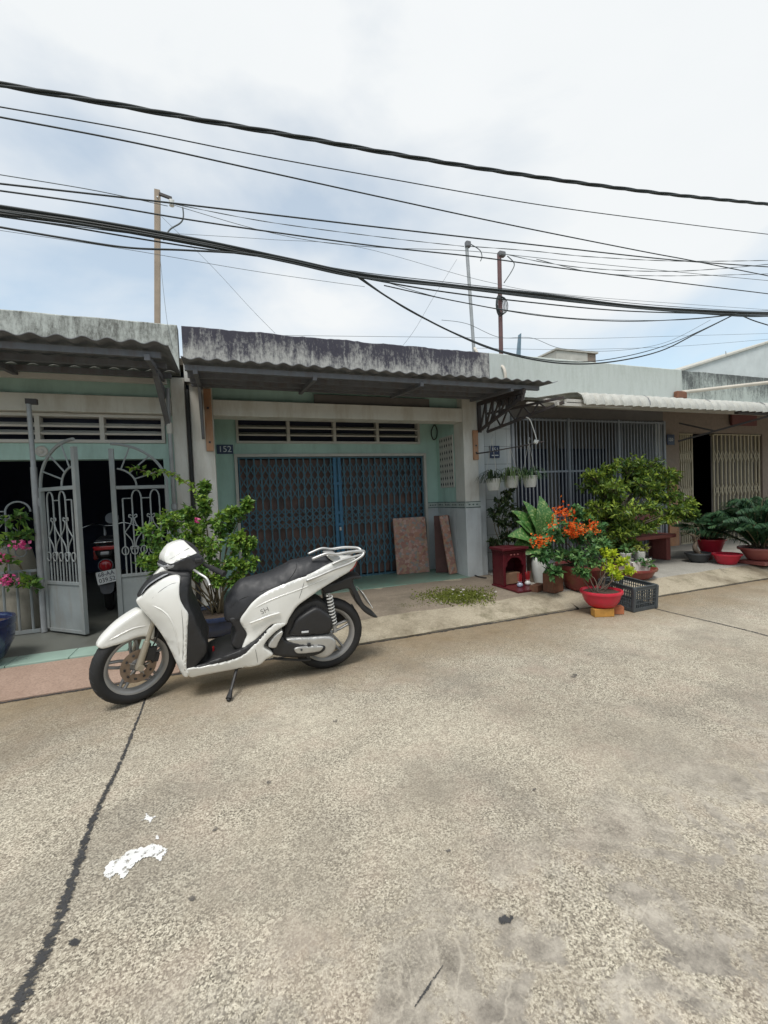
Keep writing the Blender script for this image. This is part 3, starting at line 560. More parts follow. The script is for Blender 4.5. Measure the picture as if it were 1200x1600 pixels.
# right bracket: lattice truss
br = MB()
A, B2 = Vector((3.46,5.33,2.60)), Vector((3.46,4.34,2.54)); C0, C1 = Vector((3.46,5.33,2.22)), Vector((3.46,4.40,2.46))
br.bar(A, B2, 0.045, 0.05).bar(C0, C1, 0.035, 0.035).bar(A+Vector((0,0.012,0.02)), C0-Vector((0,-0.012,0.03)), 0.05, 0.03)
for i in range(6):
    a = A.lerp(B2, i/6); b = C0.lerp(C1, i/6); c = A.lerp(B2, (i+1)/6); br.bar(b, c, 0.022, 0.022); 
    if i: br.bar(a, b, 0.022, 0.022)
br.bar(B2+Vector((0,0,0.03)), C1-Vector((0,0,0.03)), 0.03, 0.03)
br.build('bracket', M['darksteel'], aw)
MB().prism([(5.0,2.575),(4.37,2.535),(4.40,2.44),(4.9,2.47)], lambda p: (3.49,p[0],p[1]), lambda p: (3.50,p[0],p[1])).build('gusset_plate', M['steel'], aw)
dp = MB().tube(catmull([(-0.365,5.34,2.62),(-0.365,5.325,2.4),(-0.362,5.325,1.2),(-0.36,5.325,0.14)], 5), 0.020, 8).build('drainpipe', M['rubber'], H, smooth=True)
npl = MB().cbox((0.005,6.192,2.055), (0.21,0.012,0.125)).build('number_plate', M['signblue'], H, bevel=0.002)
digits(npl, '152', 0.115, (0.005,6.183,2.053), M['signwhite'])
# ventilation blocks in the side wall; dark diamond plates paint the shade of piercings
vb = MB().box((-0.075,-0.008,-0.1), (0.075,0.008,0.1)).mesh('vent_block')
for i in range(3):
    for j in range(4):
        b = MB()
        y, z = 5.72+i*0.145, 1.525+j*0.195
        o = MB().box((3.181,y-0.0715,z-0.0965), (3.199,y+0.0715,z+0.0965)).build('vent_block', M['frame'], H, bevel=0.003)
        h = MB()
        for dy, dz in ((-0.033,0.045),(0.033,0.045),(-0.033,-0.045),(0.033,-0.045)):
            c = Vector((3.179, y+dy, z+dz)); h.add([c+Vector((0,-0.017,0)), c+Vector((0,0,-0.032)), c+Vector((0,0.017,0)), c+Vector((0,0,0.032))], [(0,1,2,3)])
        h.build('vent_hole_shade', M['dark'], o)
MB().tube(catmull([(3.10,6.15,2.36),(3.145,6.14,2.43),(3.18,6.13,2.36),(3.17,6.13,2.24),(3.12,6.14,2.20),(3.09,6.15,2.28)], 6, True)+[(3.10,6.15,2.36)], 0.009, 6).build('wire_coil', M['cable'], H, smooth=True)
# ------------------------------------------------------------------ folding gates
def folding_gate(name, label, x0, x1, y, z0, z1, nb, m, mslat, bands, mid=None, barw=0.02, rows=3, slat=True):
    g = thing(name, label, 'gate', (0,0,0)); w = (x1-x0)/nb
    bar = None; src = {}
    for i in range(nb+1):
        x = x0+i*w
        if bar is None: bar = MB().box((-barw/2,-0.012,0), (barw/2,0.012,z1-z0-0.02)).build('bar', m, g, loc=(x,y,z0+0.01))
        else: share('bar', bar, g, (x+random.gauss(0, 0.004), y+random.gauss(0, 0.003), z0+0.01))
    sl = None; lat = None
    for i in range(nb):
        x = x0+(i+0.5)*w
        if slat:
            if sl is None: sl = MB().box((-w*0.5+0.001,0,0), (w*0.5-0.001,0.006,z1-z0-0.06)).build('slat', mslat, g, loc=(x,y+0.05,z0+0.03))
            else: share('slat', sl, g, (x,y+0.05+0.012*(i % 2),z0+0.03))
    for (b0, b1) in bands:
        h = (b1-b0)/rows
        for i in range(nb):
            x = x0+(i+0.5)*w; key = round(h, 4)
            if key not in src:
                mb = MB()
                for r in range(rows):
                    mb.bar((-w/2,-0.016,r*h), (w/2,-0.016,(r+1)*h), 0.013, 0.004, (0,1,0)); mb.bar((-w/2,-0.021,(r+1)*h), (w/2,-0.021,r*h), 0.013, 0.004, (0,1,0))
                src[key] = mb.build('lattice', m, g, loc=(x,y,b0))
            else: share('lattice', src[key], g, (x,y,b0))
    MB().box((x0-0.02,y-0.03,z1-0.02), (x1+0.02,y+0.06,z1-0.002)).build('top_track', m, g)
    MB().box((x0,y-0.03,z0-0.001), (x1,y+0.04,z0+0.018)).build('bottom_track', m, g)
    return g
G = folding_gate('folding_gate', 'closed blue lattice folding gate with brown slats and central lock bars', 0.175, 2.94, 6.235, 0.136, 1.948, 28, M['bluegate'], M['rustslat'], [(1.34,1.86),(0.92,1.22),(0.30,0.80)], rows=3)
for dx in (-0.035, 0.035): MB().box((1.545+dx-0.024,6.195,0.15), (1.545+dx+0.024,6.225,1.93)).build('lock_post', M['bluepost'], G, bevel=0.003)
for zz in (0.62, 0.95, 1.12, 1.55): MB().box((1.48,6.186,zz-0.02), (1.61,6.194,zz+0.02)).build('lock_plate', M['bluepost'], G)
MB().box((1.535,6.17,0.855), (1.567,6.185,0.905)).build('padlock', M['silver'], G, bevel=0.004)
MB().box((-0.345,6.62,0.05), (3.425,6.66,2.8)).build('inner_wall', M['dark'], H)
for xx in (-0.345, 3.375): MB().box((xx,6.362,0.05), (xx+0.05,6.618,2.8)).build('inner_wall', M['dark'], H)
# ------------------------------------------------------------------ left house
HL = thing('terraced_house', 'house with open arched grey gates, dark entrance and lime washed parapet', 'house')
MB().box((-0.535,5.35,0.05), (-0.392,5.62,2.76)).build('pillar', M['white'], HL, bevel=0.008)
MB().box((-4.6,5.36,2.35), (-0.54,5.62,2.53)).build('beam', M['white'], HL, bevel=0.006)
MB().box((-4.6,5.44,2.533), (-0.54,5.60,2.90)).build('fascia', M['green'], HL)
MB().box((-4.6,5.45,1.858), (-0.54,5.60,2.03)).build('lintel', M['green'], HL)
MB().box((-0.62,5.45,2.03), (-0.54,5.60,2.348)).build('front_wall', M['green'], HL)
MB().box((-0.66,5.452,0.1), (-0.54,5.60,1.857)).build('front_wall', M['green'], HL)
louvre(HL, -4.13, -0.66, 5.45, 2.068, 2.31, 6, 3, M['frame'])
rs = MB().lathe([(0.001,0.0),(0.055,0.0),(0.058,0.008),(0.045,0.012),(0.040,0.004),(0.022,0.004),(0.018,0.012),(0.001,0.014)], 20, Matrix.Translation((-1.795,5.45,1.945)) @ Matrix.Rotation(math.radians(90), 4, 'X')).build('rosette', M['frame'], HL, smooth=True)
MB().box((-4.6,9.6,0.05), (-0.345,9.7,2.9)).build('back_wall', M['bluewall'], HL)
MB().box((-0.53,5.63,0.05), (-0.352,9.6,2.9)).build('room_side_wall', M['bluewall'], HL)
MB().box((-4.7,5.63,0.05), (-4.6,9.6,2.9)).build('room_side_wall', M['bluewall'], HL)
MB().box((-12,5.35,0.05), (-4.6,5.62,3.0)).build('front_wall', M['green'], HL)
MB().box((-4.7,5.36,2.905), (-0.39,9.7,2.98)).build('roof_slab', M['porch'], HL)
parapet('parapet', -12, -0.43, 5.30, 5.46, 2.80, 3.33, M['par_left'], HL, 7, 0.006)
awl = corrugated('awning', -8.0, -0.42, [(4.22,2.735),(4.8,2.770),(5.297,2.800)], 0.178, 0.015, M['asbestos'], HL, seed=8)
for (y, z) in ((4.36,2.684),(4.75,2.708),(5.16,2.728)):
    MB().box((-8,y-0.022,z-0.034), (-0.5,y+0.022,z+0.02)).build('purlin', M['steel'], awl)
MB().box((-8,5.24,2.655), (-0.56,5.295,2.705)).build('wall_plate', M['frame'], awl)
for x in (-0.60, -1.9, -3.2): MB().bar((x,4.28,2.632), (x,5.29,2.70), 0.045, 0.05).build('rafter', M['steel'], awl)
MB().bar((-0.60,4.72,2.632), (-0.575,5.31,2.22), 0.05, 0.035).build('bracket', M['steel'], awl)
MB().prism([(5.30,2.63),(5.30,2.50),(4.55,2.63)], lambda p: (-0.615,p[0],p[1]), lambda p: (-0.585,p[0],p[1])).build('gusset_plate', M['steel'], awl)
cp = MB().tube([(-0.56,5.30,2.62),(-0.562,5.30,2.3),(-0.555,5.30,0.14)], 0.022, 10).build('downpipe', M['galv'], HL, smooth=True)
MB().tube([(-0.561,5.30,2.12),(-0.561,5.30,2.24)], 0.031, 10).build('pipe_joint', M['frame'], cp, smooth=40)
MB().tube([(-0.559,5.30,1.28),(-0.559,5.30,1.34)], 0.031, 10).build('pipe_joint', M['galv'], cp, smooth=40)
# ------------------------------------------------------------------ wrought iron gates
def vbar(mb, x, z0, z1, r=0.008, y=0.0): mb.tube([(x,y,z0),(x,y,z1)], r, 6)
def arc(cx, cz, r, a0, a1, n=12, y=0.0): return [(cx+r*math.cos(math.radians(a0+(a1-a0)*i/n)), y, cz+r*math.sin(math.radians(a0+(a1-a0)*i/n))) for i in range(n+1)]
def scroll(mb, x, z, w, h, y=-0.008, r=0.006):
    # a pair of C-curves meeting in a point, with curled ends
    for s in (-1, 1):
        P = [(x+s*0.012, y, z+h), (x+s*0.030, y, z+h+0.012), (x+s*0.036, y, z+h-0.012), (x+s*0.014, y, z+h-0.03), (x+s*w*0.35, y, z+h*0.45), (x+s*w, y, z)]
        mb.tube(catmull(P, 4), r, 5); P = [(p[0], p[1], 2*z-p[2]) for p in P]; mb.tube(catmull(P, 4), r, 5)
def gate_leaf(name, label, hinge, width, ang, flip):
    g = thing(name, label, 'gate', hinge, (0,0,ang), 'arched iron gate leaves'); s = -1 if flip else 1
    W0 = width; zt = 1.40; panel = 0.46
    def X(u): return s*u
    st = MB()
    st.box((min(X(0),X(0.036)),-0.018,0.02), (max(X(0),X(0.036)),0.018,zt)); st.build('stile', M['gate'], g, bevel=0.002)
    MB().box((min(X(W0-0.045),X(W0)),-0.02,0.0), (max(X(W0-0.045),X(W0)),0.02,zt+0.38 if flip else zt+0.36)).build('stile', M['gate'], g, bevel=0.002)
    MB().box((min(X(0.036),X(W0-0.045)),-0.017,zt-0.035), (max(X(0.036),X(W0-0.045)),0.017,zt)).build('rail', M['gate'], g, bevel=0.002)
    MB().box((min(X(0.036),X(W0-0.045)),-0.006,0.03), (max(X(0.036),X(W0-0.045)),0.006,panel)).build('sheet_panel', M['gate'], g)
    MB().box((min(X(0.036),X(W0-0.045)),-0.016,panel), (max(X(0.036),X(W0-0.045)),0.016,panel+0.03)).build('rail', M['gate'], g, bevel=0.002)
    MB().box((min(X(0.036),X(W0-0.045)),-0.016,0.0), (max(X(0.036),X(W0-0.045)),0.016,0.03)).build('rail', M['gate'], g, bevel=0.002)
    # quarter arch with spokes
    R = W0-0.03
    P = [(X(W0-0.02-R*math.cos(math.radians(a))), 0.0, zt+0.43*math.sin(math.radians(a))) for a in range(0, 91, 6)]
    b = MB(); b.tube(P, 0.016, 6); b.build('arch', M['gate'], g, smooth=50)
    sp = MB(); r2 = 0.20
    sp.tube([(X(W0-0.03-r2*math.cos(math.radians(a))), 0, zt+r2*0.9*math.sin(math.radians(a))) for a in range(0, 81, 8)], 0.010, 6); sp.build('arch', M['gate'], g, smooth=50)
    for a in (22, 46, 70):
        c, d = math.cos(math.radians(a)), math.sin(math.radians(a))
        MB().tube([(X(W0-0.03-r2*c),0,zt+r2*0.9*d), (X(W0-0.02-R*c),0,zt+0.43*d)], 0.008, 6).build('spoke', M['gate'], g)
    n = 5; x0, x1 = 0.05, W0-0.055; d = (x1-x0)/n
    for i in range(n):
        x = X(x0+d*(i+0.5)); mb = MB(); vbar(mb, x, panel+0.03, zt-0.13 if i % 2 else zt-0.13); mb.build('baluster', M['gate'], g)
        rg = MB(); rg.tube([(x+0.030*math.cos(t*math.pi/7), -0.012, panel+0.27+0.042*math.sin(t*math.pi/7)) for t in range(15)], 0.006, 5); rg.build('ring', M['gate'], g)
        if i < n-1:
            xx = X(x0+d*(i+1)); mb = MB(); vbar(mb, xx, panel+0.03, panel+0.24, 0.006); mb.build('baluster', M['gate'], g)
    for i in range(0, n):
        xa, xb = X(x0+d*(i+0.5)), X(x0+d*(i+1.5)) if i < n-1 else None
        if xb is None: continue
        mb = MB()
        if i % 2 == 0:
            c = (xa+xb)/2; mb.tube([(c+(d/2)*math.cos(math.radians(t)), 0, zt-0.13+0.085*math.sin(math.radians(t))) for t in range(0, 181, 15)], 0.008, 6)
        else: mb.tube([(xa,0,zt-0.13),(xb,0,zt-0.13)], 0.006, 6)
        mb.build('arch', M['gate'], g, smooth=50)
    for i in (1, 3):
        mb = MB(); scroll(mb, X(x0+d*(i+0.5)), 0.92, d*0.95, 0.17); mb.build('scroll', M['gate'], g, smooth=50)
    return g
gate_leaf('iron_gate', 'narrower looking grey iron gate leaf swung outward beside galvanised post', (-1.715,5.10,0.145), 0.56, math.radians(-42), False)
gate_leaf('iron_gate', 'grey iron gate leaf half hidden by the leafy shrub and white scooter', (-0.585,5.10,0.145), 0.525, math.radians(4), True)
for (x, z1, lb) in ((-1.755, 2.40, 'tall galvanised tube post carrying the outswung gate leaf'),):
    p = thing('gate_post', lb, 'post', (x,5.10,FL))
    MB().tube([(0,0,0),(0,0,1.62)], 0.028, 12).build('post_tube', M['galv'], p, smooth=40)
    MB().tube([(0,0,1.60),(-0.005,0,2.27)], 0.022, 12).build('post_tube', M['galv'], p, smooth=40)
    MB().cbox((0.02,0.0,2.255), (0.09,0.05,0.05)).build('post_cap', M['darksteel'], p)
    for z in (0.45, 1.28): MB().tube([(0.03,-0.005,z-0.04),(0.03,-0.005,z+0.04)], 0.014, 8).build('hinge', M['galv'], p)
fn = thing('iron_fence', 'low grey iron railing with rings and scrolls beside the gates', 'fence', (-1.79,5.12,FL))
MB().box((-1.6,-0.012,0.0), (0,0.012,0.035)).build('rail', M['gate'], fn); MB().box((-1.6,-0.012,0.60), (0,0.012,0.625)).build('rail', M['gate'], fn)
for i in range(14):
    x = -0.06-i*0.108; mb = MB(); vbar(mb, x, 0.035, 0.60, 0.011); mb.build('baluster', M['gate'], fn)
for i in range(7):
    x = -0.12-i*0.21; mb = MB(); vbar(mb, x-0.10, 0.62, 1.20, 0.009); mb.build('baluster', M['gate'], fn)
    mb = MB(); mb.tube([(x+0.045*math.cos(t*math.pi/7), 0, 0.80+0.045*math.sin(t*math.pi/7)) for t in range(15)], 0.007, 5); mb.build('ring', M['gate'], fn)
    mb = MB()
    if i % 2 == 0: mb.tube([(x+0.0+0.10*math.cos(math.radians(t)), 0, 1.19+0.10*math.sin(math.radians(t))) for t in range(0, 181, 15)], 0.009, 6)
    else: mb.tube([(x+0.10,0,1.20),(x-0.10,0,1.20)], 0.007, 6)
    mb.build('arch', M['gate'], fn, smooth=50)
    if i % 2 == 0:
        mb = MB(); scroll(mb, x-0.10, 1.0, 0.10, 0.15); mb.build('scroll', M['gate'], fn, smooth=50)
# ------------------------------------------------------------------ house with the vertical bar grille
HR = thing('terraced_house', 'house with grey vertical bar grille, cream awning and pale green parapet', 'house')
MB().box((3.436,5.40,0.05), (3.56,5.66,2.75)).build('pillar', M['greywash'], HR, bevel=0.006)
MB().box((3.56,5.60,0.05), (4.18,5.72,2.75)).build('tiled_wall', M['tilewall'], HR)
MB().box((4.18,6.55,0.05), (7.52,6.65,2.9)).build('inner_wall', M['greyslat'], HR)
MB().box((4.06,5.72,0.05), (4.18,6.6,2.9)).build('side_wall', M['greywash'], HR)
MB().box((7.40,5.68,0.05), (7.56,6.6,2.9)).build('side_wall', M['greywash'], HR)
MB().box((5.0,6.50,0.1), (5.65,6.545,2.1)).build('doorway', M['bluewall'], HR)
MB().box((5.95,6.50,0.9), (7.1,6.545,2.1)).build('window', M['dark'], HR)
MB().box((4.18,5.62,2.47), (7.52,5.72,2.9)).build('lintel', M['greyslat'], HR)
MB().box((3.45,5.42,2.905), (7.56,9.6,2.98)).build('roof_slab', M['porch'], HR)
parapet('parapet', 3.632, 7.57, 5.30, 5.46, 2.72, 3.33, M['par_right'], HR, 12, 0.008)
GR = thing('window_grille', 'grey steel grille of thin vertical bars behind the bushy potted tree', 'grille', (4.2,5.58,FL))
nb = 46; bar = None
for i in range(nb):
    x = i*3.28/(nb-1)
    if i % 15 == 0: MB().box((x-0.022,-0.02,0.0), (x+0.022,0.02,2.35)).build('post', M['grille'], GR)
    elif bar is None: bar = MB().box((-0.008,-0.008,0.02), (0.008,0.008,2.34)).build('bar', M['grille'], GR, loc=(x,0,0))
    else: share('bar', bar, GR, (x,0,0))
for z in (0.02, 0.75, 1.475, 2.30): MB().box((-0.02,-0.012,z), (3.30,-0.009+0.02,z+0.03)).build('rail', M['grille'], GR)
sg = thing('house_number_sign', 'navy blue enamel sign with number 151 on white tiled wall', 'sign', onY(773,706,5.585))
MB().cbox((0,0,0), (0.17,0.012,0.185)).build('plate', M['signblue'], sg, bevel=0.003)
digits(sg, '151', 0.085, (0.0,-0.009,0.03), M['signwhite']); MB().box((-0.06,-0.0085,-0.062),(-0.012,-0.007,-0.048)).box((0.0,-0.0085,-0.062),(0.06,-0.007,-0.046)).build('lettering', M['signwhite'], sg)
# cream awning of scalloped sheets, its front edge rolled down
CA = corrugated('awning', 4.42, 16.0, [(4.40,2.425),(4.405,2.475),(4.43,2.53),(4.49,2.575),(4.62,2.60),(5.0,2.65),(5.295,2.69)], 0.165, 0.026, M['creamsheet'], HR, seed=21, scallop=1)
for x in (5.62, 6.9, 8.2, 9.5):
    MB().add([(x+dx, y-0.006+0.0, z+0.026) for dx in (-0.012, 0.012) for (y, z) in ((4.388,2.425),(4.392,2.475),(4.42,2.535),(4.485,2.585),(4.62,2.615))], [(0,1,6,5),(1,2,7,6),(2,3,8,7),(3,4,9,8)]).build('sheet_lap', M['asbestos'], CA)
for (y, z) in ((4.46,2.47),(4.85,2.565),(5.22,2.60)): MB().box((4.2,y-0.02,z-0.025), (16,y+0.02,z+0.025)).build('purlin', M['frame'], CA)
MB().box((4.05,4.44,2.405), (5.35,4.50,2.455)).build('edge_beam', M['frame'], CA)
tb = MB(); a, b = Vector((3.58,5.34,2.20)), Vector((4.12,4.40,2.44)); c = Vector((3.58,5.34,2.46))
MB().bar(a, b, 0.035, 0.035).build('bracket', M['darksteel'], CA)
for i in range(4):
    p = a.lerp(b, i/5); q = c.lerp(Vector((4.12,4.40,2.50)), (i+0.5)/5); MB().bar(p, q, 0.02, 0.02).build('brace', M['darksteel'], CA); MB().bar(q, a.lerp(b, (i+1)/5), 0.02, 0.02).build('brace', M['darksteel'], CA)
MB().bar(c, (4.12,4.40,2.50), 0.03, 0.03).build('bracket', M['darksteel'], CA)
MB().bar((7.62,5.42,2.10), (8.45,4.42,2.40), 0.03, 0.03).build('bracket', M['darksteel'], CA)
MB().bar((7.62,5.40,2.42), (7.95,5.02,2.225), 0.025, 0.025).build('brace', M['darksteel'], CA)
MB().box((7.6,4.44,2.40), (16,4.50,2.44)).build('edge_beam', M['darksteel'], CA)
# ------------------------------------------------------------------ far right house, number 150
HF = thing('terraced_house', 'brown walled house with half open cream folding gate and streaked parapet', 'house')
MB().box((7.575,6.0,0.05), (8.46,6.15,2.9)).build('front_wall', M['brownwall'], HF)
MB().box((8.10,5.96,0.05), (8.36,5.995,1.62)).build('pilaster', M['wood'], HF, bevel=0.004)
MB().box((8.46,6.0,2.36), (11.05,6.15,2.9)).build('front_wall', M['brownwall'], HF)
MB().box((11.05,6.0,0.05), (14,6.15,2.9)).build('front_wall', M['brownwall'], HF)
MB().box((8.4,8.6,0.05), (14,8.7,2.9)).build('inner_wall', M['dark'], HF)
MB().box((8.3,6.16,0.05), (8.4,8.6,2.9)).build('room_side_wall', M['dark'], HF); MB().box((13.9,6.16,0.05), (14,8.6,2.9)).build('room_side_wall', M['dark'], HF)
MB().box((7.58,5.42,2.905), (14,9.6,2.98)).build('roof_slab', M['porch'], HF)
parapet('parapet', 7.575, 14, 5.305, 5.46, 2.72, 3.325, M['par_far'], HF, 15, 0.01)
MB().box((9.95,5.93,2.52), (10.75,5.97,2.80)).build('board', M['redcloth'], HF)
s2 = MB().cbox(tuple(onY(1048,687,5.95)), (0.20,0.012,0.20)).build('number_plate', M['signblue'], HF, bevel=0.002)
digits(s2, '150', 0.09, tuple(onY(1048,687,5.942)), M['signwhite'])
folding_gate('folding_gate', 'narrow cream folding gate section pushed against the brown wall', 8.49, 8.86, 6.04, 0.13, 2.345, 6, M['creamgate'], M['brownwall'], [(1.75,2.0),(1.05,1.3),(0.35,0.6)], rows=1, barw=0.026, slat=True)
folding_gate('folding_gate', 'wide cream folding gate section with grey slats behind palm', 9.52, 11.0, 6.04, 0.13, 2.345, 12, M['creamgate'], M['greyslat'], [(1.75,2.0),(1.05,1.3),(0.35,0.6)], rows=1, barw=0.03)
pp = thing('drain_pipe', 'pale plastic pipe resting across the streaked parapet', 'pipe', onY(1065,613,5.25))
e1 = onY(1069,613,5.26); e2 = onY(1210,597,4.9); v = (e2-e1)
MB().tube([Vector((0,0,0)), v, v*1.6], 0.03, 10).build('pipe', M['pvc'], pp, smooth=40)
MB().cbox((-0.03,0,-0.05), (0.24,0.08,0.13)).build('pipe_clamp', M['brickdark'], pp, bevel=0.02)
# ------------------------------------------------------------------ behind the roofs
bgd = thing('far_building', 'pale grey gable wall with sloping roof edge behind the streaked parapet', 'building')
gp = [onY(1066,579,13.0), onY(1200,536,13.0)]; sl_ = (gp[1].z-gp[0].z)/(gp[1].x-gp[0].x)
xa, za = gp[0].x-1.5, gp[0].z-1.5*sl_; xb = gp[1].x+4; zb = gp[1].z+4*sl_
MB().prism([(xa,0),(xb,0),(xb,zb),(xa,za)], lambda p: (p[0],13.0,p[1]), lambda p: (p[0],13.3,p[1])).build('gable_wall', M['farwall'], bgd)
MB().prism([(xa,za),(xb,zb),(xb,zb+0.08),(xa,za+0.08)], lambda p: (p[0],12.92,p[1]), lambda p: (p[0],20,p[1])).build('roof', M['boxgrey'], bgd)
MB().tube([onY(1135,562,13.1), onY(1134,549,13.1)], 0.02, 6).build('roof_rod', M['galv'], bgd)
tkb = thing('roof_tank', 'small grey cement box on the pale parapet roof', 'tank', (0,0,0))
a, b = onY(870,568,8.2), onY(932,553,8.2)
MB().box((a.x,8.2,2.98), (b.x-0.28,8.9,b.z)).build('tank_body', M['boxgrey'], tkb, bevel=0.01); MB().box((b.x-0.27,8.22,2.98), (b.x,8.88,b.z-0.01)).build('tank_body', M['brownwall'], tkb, bevel=0.01)
MB().box((a.x-0.03,8.17,b.z), (b.x+0.03,8.93,b.z+0.04)).build('tank_lid', M['boxgrey'], tkb)
c0, c1 = onY(801,565,8.5), onY(813,520,8.5)
finT = thing('roof_fin', 'slanting blue grey metal fin sticking up behind the parapet', 'fin')
MB().prism([(c0.x-0.10,2.98),(c0.x+0.12,2.98),(c1.x+0.03,c1.z),(c1.x-0.02,c1.z-0.04)], lambda p: (p[0],8.5,p[1]), lambda p: (p[0],8.56,p[1])).build('fin_blade', M['fin'], finT)

# ------------------------------------------------------------------ the row of houses across the street, behind the viewer
pvo = struct(slab('pavement', -24, 28, [(-3.40,-0.05),(-3.405,0.012),(-3.55,0.06),(-3.75,0.11),(-4.2,0.12),(-5.3,0.125)][::-1], M['kerb'], nx=120, jy=0.02, jz=0.004, seed=41))
for i, (wm, lb) in enumerate(((M['green'],'pale green'),(M['white'],'off white'),(M['brownwall'],'brown'),(M['greywash'],'grey washed'),(M['green'],'mint green'),(M['white'],'cream white'),(M['greywash'],'pale grey'),(M['brownwall'],'sand brown'),(M['green'],'sea green'),(M['white'],'chalk white'))):
    x0 = -18+i*4.0; h = thing('terraced_house', lb+' low terraced house across the street with closed gate', 'house', (0,0,0), group='houses across the street')
    MB().box((x0+0.02,-5.6,0.05), (x0+0.6,-5.3,2.9)).build('wall', wm, h); MB().box((x0+3.3,-5.6,0.05), (x0+3.98,-5.3,2.9)).build('wall', wm, h); MB().box((x0+0.6,-5.6,2.1), (x0+3.3,-5.3,2.9)).build('lintel', wm, h)
    MB().box((x0+0.62,-5.56,0.12), (x0+3.28,-5.5,2.1)).build('gate_panel', (M['bluegate'], M['creamgate'], M['gate'])[i % 3], h)
    parapet('parapet', x0+0.01, x0+3.99, -5.75, -5.55, 2.9, 3.7, (M['par_left'], M['par_right'], M['par_far'])[i % 3], h, 50+i)
    MB().box((x0+0.02,-9,2.95), (x0+3.98,-5.76,3.05)).build('roof_slab', M['porch'], h)
    corrugated('awning', x0+0.05, x0+3.95, [(-5.54,2.78),(-5.0,2.72),(-4.3,2.62)], 0.178, 0.015, M['asbestos'], h, seed=60+i, per=6)
# ================================================================== ROOF POLES AND OVERHEAD CABLES
def roof_pole(name, label, px_t, px_b, Y, r, m, square=False):
    t, b = onY(*px_t, Y), onY(*px_b, Y); d = (t-b); base = b+d*((2.98-b.z)/d.z)
    p = thing(name, label, 'pole', base); v = t-base
    if square: MB().bar((0,0,0), v, r*2, r*2).build('pole_shaft', m, p, bevel=0.004)
    else: MB().tube([(0,0,0), v*0.6, v], r, 10).build('pole_shaft', m, p, smooth=40)
    return p, t, v
p1, T1, v1 = roof_pole('utility_pole', 'tall bare timber pole rising behind the lime washed parapet', (246,298), (246,505), 6.0, 0.032, M['woodpole'], True)
MB().bar(v1+Vector((0.02,-0.04,-0.06)), v1+Vector((0.16,-0.04,-0.09)), 0.03, 0.03).build('insulator_arm', M['darksteel'], p1)
MB().lathe([(0.0,0),(0.03,0.0),(0.022,0.02),(0.034,0.035),(0.022,0.05),(0.034,0.065),(0.0,0.08)], 12, Matrix.Translation(v1+Vector((0.155,-0.04,-0.18)))).build('insulator', M['ceramic'], p1, smooth=True)
for dz in (0.1, 0.55): MB().tube([v1+Vector((0,-0.045,-dz)), v1+Vector((0,-0.03,-dz))], 0.010, 6).build('bolt', M['silver'], p1)
MB().tube(catmull([v1+Vector((0.04,-0.05,-0.62)), v1+Vector((0.12,-0.05,-0.48)), v1+Vector((0.24,-0.05,-0.38)), v1+Vector((0.28,-0.05,-0.30)), v1+Vector((0.28,-0.05,-0.18))], 6), 0.009, 6).build('service_cable', M['wirec'], p1, smooth=True)
p2, T2, v2 = roof_pole('utility_pole', 'thin leaning galvanised conduit pole at the mouldy parapet end', (729,383), (741,556), 5.9, 0.027, M['galv'])
MB().tube(catmull([v2*0.28+Vector((0,-0.02,0)), Vector((0.03,-0.25,0.28)), Vector((0.06,-0.62,0.15)), Vector((0.08,-0.64,-0.16))], 6), 0.022, 8).build('conduit', M['pvc'], p2, smooth=True)
MB().cbox(v2+Vector((0.01,-0.02,0.0)), (0.085,0.07,0.09)).build('insulator', M['steel'], p2, bevel=0.015)
MB().tube(catmull([v2+Vector((0.05,-0.04,0)), v2+Vector((0.20,-0.05,-0.07)), v2+Vector((0.24,-0.05,-0.16)), v2+Vector((0.21,-0.05,-0.24))], 6), 0.007, 6).build('service_cable', M['wirec'], p2, smooth=True)
p3, T3, v3 = roof_pole('utility_pole', 'oxide red painted steel pole behind the pale green parapet', (780,397), (783,553), 6.0, 0.036, M['redpole'])
MB().cbox(v3+Vector((0.03,-0.02,-0.01)), (0.12,0.08,0.08)).build('insulator', M['steel'], p3, bevel=0.015)
MB().tube(catmull([v3+Vector((0.12,-0.05,-0.04)), v3+Vector((0.24,-0.06,-0.14)), v3+Vector((0.20,-0.06,-0.26)), v3+Vector((0.04,-0.05,-0.48))], 6), 0.008, 6).build('service_cable', M['wirec'], p3, smooth=True)
cl = MB()
for k in range(4): cl.tube([v3+Vector((-0.06+0.012*k, -0.05-0.01*k, -0.86))+Vector(((0.07+0.01*k)*math.cos(t*math.pi/8), 0, (0.17-0.012*k)*math.sin(t*math.pi/8))) for t in range(17)], 0.007, 5)
cl.build('wire_coil', M['cable'], p3, smooth=True)
CG = 'overhead cables above the street'
